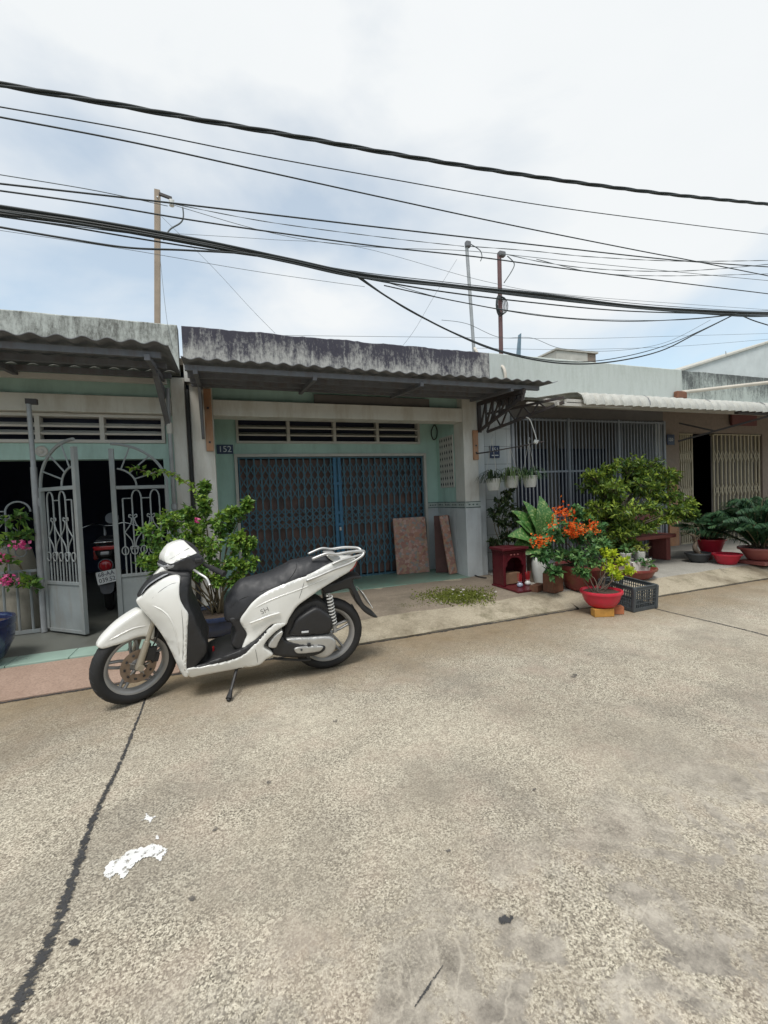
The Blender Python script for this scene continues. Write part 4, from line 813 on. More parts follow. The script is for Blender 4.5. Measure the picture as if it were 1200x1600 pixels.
def cable(label, pts, Y, r, m='cable', ext=(10, 14), twisted=0, jitter=0.0, seed=0, cat='cable'):
    Ys = Y if hasattr(Y, '__len__') else [Y]*len(pts)
    r = r*0.70; P = [onY(*p, y) for p, y in zip(pts, Ys)]
    P = catmull(P, 14 if not twisted else 60)
    for e, i, j in ((ext[0], 0, 1), (ext[1], -1, -2)):       # the span goes on beyond the picture
        if not e: continue
        d = (P[i]-P[j]).normalized(); Q = [P[i]+d*(e*(q+1)/12)+Vector((0,0,0.012*e*((q+1)/12)**2)) for q in range(12)]
        if twisted: Q = [P[i]+d*(e*(q+1)/400) for q in range(400)]
        P = (list(reversed(Q))+P) if i == 0 else (P+Q)
    mb = MB()
    if twisted:
        L = [0.0]
        for i in range(1, len(P)): L.append(L[-1]+(P[i]-P[i-1]).length)
        for k in range(twisted):
            Q = []
            for i, p in enumerate(P):
                t = (P[min(i+1, len(P)-1)]-P[max(i-1, 0)]).normalized(); a = t.cross(Vector((0,0,1))).normalized(); b = a.cross(t)
                an = L[i]*2*math.pi/0.9+2*math.pi*k/twisted; Q.append(p+(a*math.cos(an)+b*math.sin(an))*r*0.62)
            mb.tube(Q, r*0.56, 6)
    else: mb.tube(P, r, 6)
    o = mb.build('overhead_cable', M[m], None, smooth=True)
    return tag(o, label, cat, CG)
cable('thick twisted black cable, topmost of the cables crossing the sky', [(0,132),(150,158),(300,185),(450,211),(600,238),(750,263),(900,285),(1050,304),(1200,319)], 3.1, 0.020, twisted=3)
cable('thin black wire running just below the thick twisted topmost cable', [(0,167),(200,202),(400,242),(600,278),(850,321),(1085,352),(1200,366)], 3.3, 0.0055)
cable('single black cable third from the top that dips steeply to the right', [(0,183),(200,221),(400,265),(600,309),(800,352),(1000,392),(1080,407),(1200,431)], 3.4, 0.0075)
cable('black cable that passes just across the timber pole top insulator', [(0,287),(240,314),(420,335),(600,356),(830,382),(1050,406),(1200,417)], 4.0, 0.0095)
cable('black cable crossing the timber pole a hand below its insulator', [(0,298),(150,319),(300,344),(450,366),(600,386),(750,402),(900,422),(1200,459)], 3.9, 0.0085)
cable('thin twisted wire joining the insulator of the timber pole from the left', [(0,273),(150,298),(262,322)], [5.0,5.5,5.95], 0.006, 'wirec', ext=(10, 0))
cable('twisted service wire from the timber pole to the conduit pole', [(268,318),(420,347),(600,371),(725,385)], [5.95,5.9,5.9,5.88], 0.007, 'wirec', ext=(0, 0), twisted=2)
cable('slack grey wire sagging below the twisted service wire of the timber pole', [(270,320),(400,358),(500,378),(600,387),(730,392),(870,406)], [5.95,5.7,5.4,5.2,5.0,4.8], 0.005, 'wirec', ext=(0, 10))
cable('twisted service wire leaving the conduit pole top towards the right', [(735,385),(830,392),(920,401),(1060,408),(1200,407)], [5.88,5.6,5.4,5.2,5.0], 0.008, 'wirec', ext=(0, 14), twisted=2)
cable('twisted service wire leaving the oxide red pole top towards the right', [(790,397),(850,410),(930,420),(1030,424),(1110,421),(1200,413)], [5.95,5.7,5.4,5.2,5.1,5.0], 0.008, 'wirec', ext=(0, 14), twisted=2)
cable('second twisted wire sagging under the red pole service wire', [(838,405),(930,426),(1040,431),(1200,428)], [5.6,5.4,5.2,5.0], 0.007, 'wirec', ext=(0, 14), twisted=2)
# the heavy communication bundle: several cables lashed together
bp = [(0,325),(150,348),(300,375),(450,406),(560,430),(700,446),(850,463),(1000,480),(1150,490),(1200,491)]
for k, (dy0, dy1, r, dY) in enumerate([(-3,-2,0.014,0.0),(4,0,0.016,0.03),(9,2,0.013,-0.03),(0,-1,0.012,0.06),(6,3,0.010,-0.05),(14,-5,0.005,0.05)]):
    cable(['upper black strand of the heavy cable bundle','thickest strand in the heart of the heavy cable bundle','lower black strand of the heavy cable bundle','rear black strand of the heavy cable bundle','front thinner strand of the heavy cable bundle','slim loose wire riding above the heavy cable bundle'][k],
          [(x, y+dy0+(dy1-dy0)*min(1, x/560)+0.8*math.sin(x*0.02+k)) for x, y in bp], 3.75+dY, r)
cable('black cable hanging below the bundle left and joining it past the timber pole', [(0,355),(100,372),(200,387),(290,391),(400,398),(480,413),(560,432)], 3.7, 0.010, ext=(10, 0))
cable('thinner cable curving beneath the bundle and merging near the timber pole', [(0,338),(100,353),(200,370),(300,386),(400,400)], 3.72, 0.008, ext=(10, 0))
cable('faint grey wire passing below the whole bundle over the timber pole', [(0,360),(200,390),(400,424),(570,448)], 4.4, 0.003, 'wirec', ext=(10, 0))
cable('faint grey wire running just above the bundle between the roof poles', [(240,363),(420,374),(560,386),(760,440),(900,462),(1200,484)], [5.4,5.2,5.0,4.4,4.2,4.0], 0.003, 'wirec', ext=(0, 12))
cable('black cable just under the bundle crossing both right roof poles', [(560,433),(680,454),(825,472),(980,486),(1150,491)], 3.7, 0.009, ext=(0, 0))
cable('slimmer black cable under the bundle second below it', [(600,446),(720,472),(850,494),(975,502),(1080,498),(1150,491)], 3.72, 0.007, ext=(0, 0))
cable('thin grey wire drooping low across both right roof poles', [(600,440),(700,468),(830,490),(930,499),(1060,500),(1150,492)], 3.78, 0.004, 'wirec', ext=(0, 0))
cable('long slack black loop drooping from the bundle onto the pale parapet', [(556,431),(620,473),(700,516),(780,549),(870,567),(950,566),(1030,549),(1090,520),(1150,490)], 3.72, 0.011, ext=(0, 0))
cable('slimmer slack loop hanging just above the long drooping loop', [(560,431),(630,480),(710,520),(790,550),(880,565),(960,560),(1050,536),(1150,490)], 3.75, 0.007, ext=(0, 0))
cable('thin wavy grey wire drooping behind the long slack loop', [(690,500),(730,506),(780,527),(830,528),(880,545),(960,548),(1040,535),(1110,500)], 4.6, 0.004, 'wirec', ext=(0, 0))
cable('black cable fanning down to the right from the bundle tie', [(1150,489),(1175,500),(1200,508)], 3.75, 0.010, ext=(0, 12))
cable('straight thin wire low over the mouldy parapet towards the gable', [(430,524),(700,527),(900,529),(1060,525),(1200,521)], 7.5, 0.005, 'wirec', ext=(0, 14))
cable('lowest thin wire skimming over the pale parapet and roof box', [(745,544),(900,546),(1060,541),(1200,530)], 7.6, 0.005, 'wirec', ext=(0, 14))
cable('thin guy wire slanting from the timber pole down to the parapet', [(252,338),(330,415),(390,480),(430,521)], [5.95,5.8,5.6,5.45], 0.003, 'wirec', ext=(0, 0))
cable('fine wire hanging straight down beside the timber pole', [(250,400),(255,450),(262,508),(270,545)], [5.9,5.6,5.3,5.28], 0.003, 'wirec', ext=(0, 0))
cable('fine guy wire slanting left from the conduit pole to the mouldy parapet', [(714,405),(680,460),(650,512),(628,542)], [5.85,5.7,5.5,5.4], 0.003, 'wirec', ext=(0, 0))
# ================================================================== WHITE SCOOTER ON ITS SIDE STAND
SO = Vector((0.0, 3.30, 0.0)); LEAN = math.radians(7); TURN = math.radians(27)
sc = thing('motor_scooter', 'pearl white motor scooter with black seat leaning on its side stand', 'scooter', SO, (LEAN,0,0))
SM = Matrix.Translation(SO) @ Matrix.Rotation(LEAN, 4, 'X')
ID = Matrix.Identity(4)
XF, XR, RAD, RF = -0.632, 0.672, 0.283, 0.268
FM = Matrix.Translation((XF,0,0)) @ Matrix.Rotation(TURN, 4, 'Z')           # front wheel assembly
HM = Matrix.Translation((-0.40,0,0)) @ Matrix.Rotation(TURN, 4, 'Z')        # handlebar assembly
def ZA(u, v): return (130+u/5.217, 830+v/5.217)
def ZB(u, v): return (330+u/4.444, 840+v/4.444)
def trace(p, w, fr=ID):
    I = (SM @ fr).inverted(); e = I @ Vector(EYE); d = (I.to_3x3() @ Vector(ray(*p)))
    t = (-w-e.y)/d.y; q = e+d*t; return q.x, q.z
def shell(name, outline, mat_, parent, fr=ID, conv=ZA, ctrl=(), rnd=0.015, sp=0.014, k=4, wfar=None, smooth=38, mu=0.004):
    """Closed two-sided body: side outline (u, v, half width) plus inner control points, rounded towards its edges."""
    base = []
    for (u, v, w) in outline:
        x, z = trace(conv(u, v), w, fr); base.append(Vector((x, z, w)))
    B = catmull(base, k, True); n = len(B)
    P2 = [Vector((b.x, b.y)) for b in B]; poly = [(p.x, p.y) for p in P2]
    arr = np.array(poly); nxt = np.roll(arr, -1, 0)
    def dist(pt):
        a = arr; ab = nxt-a; ap = np.array(pt)-a; t = np.clip((ap*ab).sum(1)/np.maximum((ab*ab).sum(1), 1e-12), 0, 1)
        return np.sqrt(((ap-ab*t[:, None])**2).sum(1)).min()
    def inside(pt):
        x, y = pt; c = ((arr[:, 1] > y) != (nxt[:, 1] > y)); xi = (nxt[:, 0]-arr[:, 0])*(y-arr[:, 1])/np.where(nxt[:, 1]-arr[:, 1] == 0, 1e-9, nxt[:, 1]-arr[:, 1])+arr[:, 0]
        return (np.sum(c & (x < xi)) % 2) == 1
    pts = list(poly); fixed = {i: B[i].z for i in range(n)}; soft = {}
    area = 0.5*sum(poly[i][0]*poly[(i+1) % n][1]-poly[(i+1) % n][0]*poly[i][1] for i in range(n)); sg = 1 if area > 0 else -1
    for f in (0.12, 0.38, 0.8):                       # rings near the edge carry the rounding
        for i in range(n):
            t = (P2[(i+1) % n]-P2[i-1]).normalized(); q = P2[i]+Vector((-t.y, t.x))*sg*rnd*f
            if inside((q.x, q.y)) and dist((q.x, q.y)) > rnd*f*0.75: pts.append((q.x, q.y))
    for (u, v, w) in ctrl:
        x, z = trace(conv(u, v), w, fr)
        if inside((x, z)): soft[len(pts)] = w; pts.append((x, z))
    mn, mx_ = arr.min(0), arr.max(0); r = random.Random(3)
    gx, gy = np.meshgrid(np.arange(mn[0], mx_[0], sp), np.arange(mn[1], mx_[1], sp*0.87)); gx = gx+(np.arange(gx.shape[0]) % 2)[:, None]*sp/2
    G_ = np.stack([gx.ravel(), gy.ravel()], 1)
    cr2 = (arr[None, :, 1] > G_[:, 1:2]) != (nxt[None, :, 1] > G_[:, 1:2]); dd = np.where(nxt[:, 1]-arr[:, 1] == 0, 1e-9, nxt[:, 1]-arr[:, 1])
    ins = ((cr2 & (G_[:, 0:1] < (nxt[:, 0]-arr[:, 0])*(G_[:, 1:2]-arr[:, 1])/dd+arr[:, 0])).sum(1) % 2) == 1
    ab = nxt-arr; tt = np.clip(((G_[:, None, :]-arr)*ab).sum(2)/np.maximum((ab*ab).sum(1), 1e-12), 0, 1)
    ds = np.sqrt(((G_[:, None, :]-arr-ab*tt[:, :, None])**2).sum(2)).min(1)
    pts += [tuple(g) for g in G_[ins & (ds > max(rnd, sp*0.7))]]
    vs, es, fs, ov, oe, of = delaunay_2d_cdt([Vector(p) for p in pts], [(i, (i+1) % n) for i in range(n)], [], 1, 1e-6)
    N = len(vs); fx = {}; sf = {}
    for i, o in enumerate(ov):
        for q in o:
            if q in fixed: fx[i] = fixed[q]
            if q in soft: sf[i] = soft[q]
    bmap = {}
    for i, o in enumerate(ov):
        for q in o:
            if q < n: bmap[q] = i
    A = np.zeros((N, N))
    for f in fs:
        for a, b in zip(f, f[1:]+f[:1]):
            l = 1.0/max((vs[a]-vs[b]).length, 1e-4); A[a, b] = A[b, a] = l
    Lp = np.diag(A.sum(1)) - A; Lp /= np.maximum(A.sum(1), 1e-9)[:, None]
    Q = np.zeros((N, N))
    for i in range(N):
        J = np.nonzero(Lp[i])[0]; Q[np.ix_(J, J)] += np.outer(Lp[i, J], Lp[i, J])
    rhs = np.zeros(N)
    for i, c in sf.items(): Q[i, i] += mu; rhs[i] = mu*c
    fi = np.array(sorted(fx)); fv = np.array([fx[i] for i in fi]); un = np.array([i for i in range(N) if i not in fx])
    w = np.zeros(N); w[fi] = fv
    if len(un): w[un] = np.linalg.solve(Q[np.ix_(un, un)]+1e-9*np.eye(len(un)), rhs[un]-Q[np.ix_(un, fi)] @ fv)
    for i in range(N):
        d = dist((vs[i].x, vs[i].y)); t = min(d/rnd, 1.0) if rnd > 0 else 1.0
        w[i] = max(0.003, w[i]-min(rnd, w[i]*0.8)*(1-math.sqrt(max(0, 1-(1-t)**2))))
    V = []; 
    for i in range(N): V.append(fr @ Vector((vs[i].x, -w[i], vs[i].y)))
    for i in range(N): V.append(fr @ Vector((vs[i].x, w[i] if wfar is None else wfar, vs[i].y)))
    FS = [tuple(f) for f in fs] + [tuple(i+N for i in reversed(f)) for f in fs]
    for i in range(n):
        a, b = bmap.get(i), bmap.get((i+1) % n)
        if a is not None and b is not None and a != b: FS.append((a, N+a, N+b, b))
    return MB().add(V, FS).build(name, mat_, parent, smooth=smooth, fix=True)
# ---- wheels
RX = Matrix.Rotation(math.radians(90), 4, 'X')
def wheel(name, cx, fr, tw, front):
    R = RF if front else RAD
    base = fr @ Matrix.Translation((cx,0,R)) @ RX
    h = tw/2; ri = R-0.071
    ty = MB().lathe([(ri,-h*0.72),(ri+0.012,-h*0.88),(ri+0.030,-h),(R-0.028,-h*0.93),(R-0.012,-h*0.68),(R-0.003,-h*0.32),(R,0),(R-0.003,h*0.32),(R-0.012,h*0.68),(R-0.028,h*0.93),(ri+0.030,h),(ri+0.012,h*0.88),(ri,h*0.72),(ri-0.004,0),(ri,-h*0.72)], 56, base)
    tyre = ty.build(name, M['rubber'], sc, smooth=60, fix=True)
    gr = MB()
    for i in range(26):                                  # slanting tread grooves
        a = 2*math.pi*i/26
        for s in (-1, 1):
            p = [Vector(((R-0.0008-q[2])*math.cos(a+q[0]), (R-0.0008-q[2])*math.sin(a+q[0]), s*h*q[1])) for q in ((0,0.15,0.0),(0.06,0.45,0.0045),(0.10,0.70,0.0125))]
            gr.tube([base @ x for x in p], 0.0018, 4)
    gr.build('tread_groove', M['blackplastic'], tyre)
    rim = MB().lathe([(ri-0.022,-h*0.55),(ri-0.006,-h*0.72),(ri+0.004,-h*0.74),(ri+0.004,-h*0.60),(ri-0.012,-h*0.4),(ri-0.02,0),(ri-0.012,h*0.4),(ri+0.004,h*0.60),(ri+0.004,h*0.74),(ri-0.006,h*0.72),(ri-0.022,h*0.55),(ri-0.034,0),(ri-0.022,-h*0.55)], 56, base).build('rim', M['rimsilver'], tyre, smooth=50, fix=True)
    for i in range(5):
        a = 2*math.pi*i/5+0.35; sp = MB()
        for s in (-1, 1):
            p = [(0.035,s*0.50),(0.11,s*0.20),(ri-0.02,s*0.085)]
            pts = [base @ Vector((r_*math.cos(a+o), r_*math.sin(a+o), -0.004)) for r_, o in p]
            sp.tube(pts, [0.013,0.010,0.011], 6)
        sp.build('spoke', M['rimsilver'], rim, smooth=60)
    MB().lathe([(0.001,-0.045),(0.03,-0.045),(0.045,-0.03),(0.045,0.03),(0.03,0.045),(0.001,0.045)], 20, base).build('hub', M['rimsilver'], rim, smooth=40)
    return tyre, base
ft, fb = wheel('front_wheel', 0.0, FM, 0.098, True)
rt, rb = wheel('rear_wheel', XR, ID, 0.112, False)
# brake disc with drilled slots, near side (lathe axis: local z -> scooter -y after RX)
dk = MB().lathe([(0.055,0.050),(0.112,0.050),(0.112,0.054),(0.055,0.054),(0.055,0.050)], 40, fb).build('brake_disc', M['disc'], ft, smooth=30, fix=True)
for i in range(10):
    a = 2*math.pi*i/10; MB().tube([fb @ Vector((0.085*math.cos(a+j), 0.085*math.sin(a+j), 0.0545)) for j in (-0.09, 0.09)], 0.007, 6).build('disc_slot', M['blackplastic'], dk)
for i in range(5):
    a = 2*math.pi*i/5; MB().bar(fb @ Vector((0.035*math.cos(a),0.035*math.sin(a),0.050)), fb @ Vector((0.068*math.cos(a),0.068*math.sin(a),0.050)), 0.02, 0.006).build('disc_carrier', M['rimsilver'], dk)
MB().lathe([(0.001,-0.075),(0.014,-0.075),(0.014,0.078),(0.001,0.078)], 12, fb).build('axle', M['silver'], ft, smooth=40)
# fork
fk = None
for s, nm in ((-1, 'fork_leg'), (1, 'fork_leg')):
    lo = FM @ Vector((-0.012, s*0.072, RF-0.015)); hi = FM @ Vector((0.125, s*0.072, 0.60))
    o = MB().tube([lo, lo.lerp(hi, 0.05), lo.lerp(hi, 0.5), lo.lerp(hi, 0.51), hi], [0.017,0.023,0.021,0.015,0.015], 14).build(nm, M['forkgold'], sc, smooth=45)
    MB().tube([FM @ Vector((0, s*0.055, RF)), FM @ Vector((0, s*0.098, RF))], 0.022, 12).build('axle_clamp', M['forkgold'], o, smooth=40)
cal = MB()
for (x, z, d) in ((0.075, 0.335, (0.06,0.035,0.09)), (0.10, 0.30, (0.045,0.03,0.06)), (0.062, 0.385, (0.03,0.02,0.05))): cal.cbox((0,0,0), d, FM @ Matrix.Translation((x,-0.066,z)) @ Matrix.Rotation(0.3, 4, 'Y'))
cal.build('brake_caliper', M['blackplastic'], sc, bevel=0.006)
MB().tube(catmull([FM @ Vector((0.08,-0.075,0.37)), FM @ Vector((0.125,-0.08,0.46)), FM @ Vector((0.16,-0.06,0.60))], 6), 0.005, 6).build('brake_hose', M['rubber'], sc, smooth=True)
# ---- bodywork, front
shell('front_fender', [(122,935,0.036),(170,868,0.042),(280,762,0.046),(400,682,0.052),(478,644,0.052),(525,690,0.060),(588,768,0.066),(583,880,0.070),(545,885,0.070),(500,864,0.068),(430,878,0.066),(340,914,0.062),(250,944,0.056),(180,964,0.046),(140,962,0.040)], M['pearl'], sc, FM, ctrl=[(300,850,0.066),(440,770,0.072),(200,905,0.050)], rnd=0.022)
shell('front_cowl', [(436,540,0.055),(480,450,0.058),(560,372,0.062),(650,318,0.066),(780,338,0.085),(872,352,0.085),(860,480,0.11),(850,560,0.13),(872,640,0.14),(860,690,0.15),(700,640,0.16),(560,560,0.11)], M['blackplastic'], sc, ID, ctrl=[(640,480,0.12)], rnd=0.02)
shell('front_apron', [(428,572,0.070),(470,528,0.078),(540,458,0.086),(640,392,0.094),(740,364,0.112),(786,388,0.140),(782,470,0.166),(790,560,0.182),(822,628,0.192),(856,684,0.198),(851,800,0.200),(845,960,0.200),(840,1118,0.196),(862,1160,0.190),(850,1192,0.175),(815,1185,0.150),(780,1130,0.130),(745,1050,0.112),(695,945,0.098),(640,850,0.088),(560,740,0.078),(480,650,0.070)], M['pearl'], sc, ID, ctrl=[(545,585,0.118),(600,520,0.136),(680,470,0.152),(620,630,0.146),(690,700,0.178),(745,800,0.198),(775,920,0.202),(790,1040,0.196),(690,790,0.140),(725,900,0.146)], rnd=0.012, mu=0.01)
shell('nose_panel', [(556,380,0.050),(600,332,0.055),(642,297,0.060),(695,322,0.066),(640,338,0.068)], M['pearl'], sc, ID, rnd=0.012, sp=0.01)
shell('position_lamp', [(470,520,0.092),(520,455,0.098),(600,398,0.104),(690,352,0.100),(640,362,0.085),(540,425,0.080),(488,480,0.076)], M['clearlens'], sc, ID, rnd=0.008, sp=0.01)
# ---- handlebar
shell('handlebar_cover', [(672,255,0.058),(664,225,0.050),(668,185,0.040),(715,115,0.034),(790,80,0.030),(832,78,0.034),(838,88,0.045),(880,130,0.082),(928,176,0.118),(905,190,0.126),(840,216,0.128),(740,262,0.100),(700,266,0.080)], M['pearl'], sc, HM, ctrl=[(760,190,0.092),(820,150,0.088)], rnd=0.006, k=2)
shell('dash_panel', [(832,76,0.050),(900,105,0.075),(950,165,0.105),(935,190,0.110),(880,135,0.080)], M['blackplastic'], sc, HM, rnd=0.010, sp=0.01)
shell('handlebar_lower_cover', [(660,258,0.058),(690,268,0.074),(740,262,0.104),(840,216,0.129),(925,178,0.118),(960,195,0.125),(995,240,0.130),(965,272,0.130),(905,310,0.125),(872,352,0.090),(800,335,0.085),(720,318,0.075),(665,305,0.060)], M['darkplastic'], sc, HM, ctrl=[(820,275,0.122),(900,240,0.132)], rnd=0.008, k=2)
shell('headlamp', [(660,282,0.062),(700,272,0.080),(745,272,0.098),(735,298,0.090),(690,312,0.070),(664,308,0.060)], M['clearlens'], sc, HM, rnd=0.008, sp=0.01)
def hp(u, v, w): x, z = trace(ZA(u, v), w, HM); return HM @ Vector((x, -w, z))
def mir(p): q = HM.inverted() @ p; return HM @ Vector((q.x, -q.y, q.z))
g0, g1 = hp(985,272,0.12), hp(1152,350,0.30)
for f in (lambda p: p, mir):
    a, b = f(g0), f(g1); MB().tube([a, a.lerp(b, 0.3), a.lerp(b, 0.34), a.lerp(b, 0.9), a.lerp(b, 0.92), b], [0.012,0.013,0.019,0.018,0.021,0.020], 12).build('hand_grip', M['rubber'], sc, smooth=45)
    l0, l1, l2, l3 = (f(hp(905,318,0.13)), f(hp(950,348,0.19)), f(hp(1005,385,0.24)), f(hp(1032,440,0.27)))
    MB().tube(catmull([l0, l1, l2, l3], 6), [0.009]*7+[0.0085]*11+[0.011], 8).build('brake_lever', M['silver'], sc, smooth=50)
MB().cbox((0,0,0), (0.05,0.03,0.03), Matrix.Translation(hp(940,238,0.140))).build('indicator_switch', M['blackplastic'], sc, bevel=0.008)
# ---- legshield, floor, under seat
shell('leg_shield', [(790,345,0.07),(872,355,0.08),(860,500,0.13),(866,600,0.16),(905,690,0.172),(960,830,0.172),(1012,962,0.17),(930,1090,0.176),(845,1122,0.186),(842,1000,0.196),(850,800,0.200),(850,690,0.194),(815,640,0.185),(782,560,0.176),(778,470,0.160)], M['blackplastic'], sc, ID, rnd=0.012)
floor_pts = [(841,1118),(930,1085),(1040,1058),(1180,1030),(1300,1000)]
def toA(u, v): x, y = ZB(u, v); return ((x-130)*5.217, (y-830)*5.217)
fl = [(u, v, 0.178) for u, v in [(843,1118),(1000,1082)]] + [(*toA(0,858), 0.178), (*toA(120,815), 0.178), (*toA(210,778), 0.172), (*toA(300,716), 0.17), (*toA(428,603), 0.172), (*toA(385,680), 0.176), (*toA(300,748), 0.180), (*toA(200,832), 0.184), (*toA(0,888), 0.186), (846,1138,0.186)]
shell('floor_board', fl, M['blackplastic'], sc, ID, rnd=0.006, sp=0.016)
MB().box((-0.34,-0.12,0.0), (-0.02,0.12,0.006), Matrix.Translation((0,0,trace(ZA(1000,1090),0.17)[1]+0.006))).build('floor_mat', M['rubber'], sc, bevel=0.004)
MB().cbox((0,0,0), (0.012,0.03,0.045), Matrix.Translation((trace(ZA(1062,968),0.02)[0], -0.02, trace(ZA(1062,968),0.02)[1]))).build('red_tag', M['redlens'], sc)
# ---- bodywork, rear
shell('floor_side_panel', [(842,1128,0.190),(950,1112,0.190),(*toA(0,884),0.190),(*toA(195,830),0.188),(*toA(300,744),0.184),(*toA(434,608),0.178),(*toA(525,600),0.172),(*toA(440,664),0.176),(*toA(378,732),0.176),(*toA(372,770),0.176),(*toA(430,812),0.170),(*toA(380,850),0.165),(*toA(328,890),0.160),(*toA(180,915),0.160),(*toA(60,937),0.160),(960,1180,0.160),(870,1194,0.165)], M['pearl'], sc, ID, ctrl=[(1000,1140,0.196),(*toA(100,880),0.196),(*toA(320,800),0.188)], rnd=0.012)
shell('tail_body', [(200,585,0.150),(235,520,0.158),(300,440,0.160),(400,374,0.160),(560,306,0.155),(700,248,0.140),(860,172,0.105),(960,150,0.075),(1012,152,0.055),(1000,192,0.058),(960,240,0.080),(860,300,0.110),(780,350,0.130),(680,420,0.146),(600,480,0.158),(545,560,0.165),(515,612,0.168),(430,604,0.172),(360,665,0.172),(290,730,0.168),(214,780,0.155),(232,720,0.150),(246,668,0.145)], M['pearl'], sc, ID, conv=ZB, ctrl=[(330,540,0.182),(300,600,0.172),(420,560,0.176),(450,500,0.186),(560,420,0.178),(700,330,0.158),(360,500,0.176)], rnd=0.014)
shell('seat', [(98,582,0.100),(88,505,0.090),(118,420,0.070),(185,322,0.050),(250,290,0.045),(400,252,0.045),(520,196,0.050),(562,172,0.050),(700,144,0.045),(805,134,0.040),(840,158,0.070),(842,186,0.108),(700,262,0.142),(560,316,0.156),(400,382,0.160),(300,448,0.160),(236,526,0.156),(196,580,0.146),(150,592,0.125)], M['seatleather'], sc, ID, conv=ZB, ctrl=[(300,370,0.152),(190,450,0.138),(480,290,0.152),(640,225,0.146),(380,290,0.115),(620,190,0.115),(720,180,0.112)], rnd=0.022, mu=0.02)
MB().tube(catmull([Vector((trace(ZB(*p), w)[0], -w, trace(ZB(*p), w)[1])) for *p, w in ((592,182,0.118),(590,215,0.152),(560,268,0.162),(520,312,0.163))], 6), 0.003, 5).build('seat_seam', M['blackplastic'], sc, smooth=True)
shell('under_seat_panel', [(120,570,0.12),(200,565,0.142),(247,662,0.142),(232,720,0.142),(205,785,0.145),(140,745,0.14),(168,650,0.13)], M['blackplastic'], sc, ID, conv=ZB, rnd=0.015)
# crease ridges and emblem on the side cover
def bp3(u, v, w): x, z = trace(ZB(u, v), w); return Vector((x, -w, z))
MB().tube(catmull([bp3(265,597,0.176), bp3(330,572,0.186), bp3(400,545,0.186), bp3(478,522,0.182)], 6), [0.002]+[0.007]*17+[0.002], 6).build('body_crease', M['pearl'], sc, smooth=True)
em = link('emblem', text_mesh('SH', 0.05, 0.001), M['emblem'], sc); em.rotation_euler = (math.radians(90), math.radians(-20), 0); em.location = bp3(372,508,0.1895)
gu = [(700,150,0.080),(800,112,0.088),(870,116,0.088),(960,100,0.080),(1046,96,0.062),(1062,104,0.040)]; gl = [(840,186,0.108),(900,158,0.100),(980,136,0.085),(1046,116,0.064),(1060,106,0.044)]
for s_ in (1, -1):
    for path, rr in ((gu, 0.0105), (gl, 0.0095)):
        P = [bp3(*q) for q in path]; P = [Vector((p.x, p.y*s_, p.z)) for p in P]; MB().tube(catmull(P, 6), rr, 8).build('grab_rail', M['silver'], sc, smooth=True)
P = bp3(1062,104,0.041); MB().tube([P, Vector((P.x+0.012,0,P.z)), Vector((P.x,-P.y,P.z))], 0.0105, 8).build('grab_rail', M['silver'], sc, smooth=True)
shell('rail_bracket', [(800,122,0.07),(872,122,0.072),(900,150,0.08),(868,176,0.09),(835,160,0.08)], M['silver'], sc, ID, conv=ZB, rnd=0.008, sp=0.012)
MB().tube(catmull([bp3(660,300,0.158), bp3(740,270,0.152), bp3(850,222,0.135), bp3(960,180,0.105), bp3(1045,130,0.085), bp3(1058,104,0.070)], 6), 0.0095, 8).build('grab_rail', M['silver'], sc, smooth=True)
MB().tube(catmull([Vector((p.x, -p.y, p.z)) for p in (bp3(660,300,0.158), bp3(740,270,0.152), bp3(850,222,0.135), bp3(960,180,0.105), bp3(1045,130,0.085), bp3(1058,104,0.070))], 6), 0.0095, 8).build('grab_rail', M['silver'], sc, smooth=True)
shell('tail_lamp', [(985,170,0.060),(1014,156,0.050),(1006,196,0.052),(970,236,0.070),(955,215,0.078)], M['redlens'], sc, ID, conv=ZB, rnd=0.008, sp=0.01)
shell('rear_mudguard', [(780,345,0.075),(880,312,0.075),(960,278,0.075),(1042,270,0.070),(1030,288,0.068),(985,300,0.066),(1030,400,0.070),(1060,460,0.075),(1110,515,0.080),(1158,552,0.080),(1128,556,0.080),(1060,515,0.075),(1005,440,0.070),(965,360,0.066),(880,372,0.07),(800,392,0.075)], M['blackplastic'], sc, ID, conv=ZB, rnd=0.010, sp=0.012)
a, b = bp3(1022,362,0.0), bp3(1085,462,0.0)
MB().bar(a+Vector((0.012,0,0)), b+Vector((0.012,0,0)), 0.19, 0.004, (1,0,0)).build('number_plate', M['plate'], sc)
# ---- engine and drive
shell('air_box', [(540,678,0.13),(565,630,0.14),(600,570,0.15),(700,502,0.15),(752,495,0.15),(835,555,0.148),(842,620,0.148),(800,668,0.15),(650,686,0.15)], M['blackplastic'], sc, ID, conv=ZB, ctrl=[(700,590,0.178),(620,640,0.165),(780,620,0.176)], rnd=0.02, wfar=-0.02)
shell('engine_block', [(490,700,0.12),(540,560,0.11),(640,470,0.10),(760,440,0.09),(830,520,0.09),(840,640,0.10),(700,830,0.12),(450,825,0.12),(400,780,0.12)], M['enginedark'], sc, ID, conv=ZB, rnd=0.02)
shell('drive_case', [(520,712,0.15),(560,702,0.155),(700,694,0.158),(820,690,0.155),(868,725,0.152),(862,780,0.152),(820,825,0.152),(740,836,0.152),(560,745,0.152)], M['silver'], sc, ID, conv=ZB, ctrl=[(720,740,0.172),(800,760,0.172)], rnd=0.018, wfar=-0.06)
shell('drive_cover', [(440,812,0.150),(432,770,0.150),(490,690,0.154),(520,722,0.158),(640,742,0.162),(770,748,0.165),(796,768,0.165),(770,802,0.165),(690,828,0.160),(540,830,0.155)], M['blackplastic'], sc, ID, conv=ZB, ctrl=[(620,785,0.176)], rnd=0.012, wfar=-0.08)
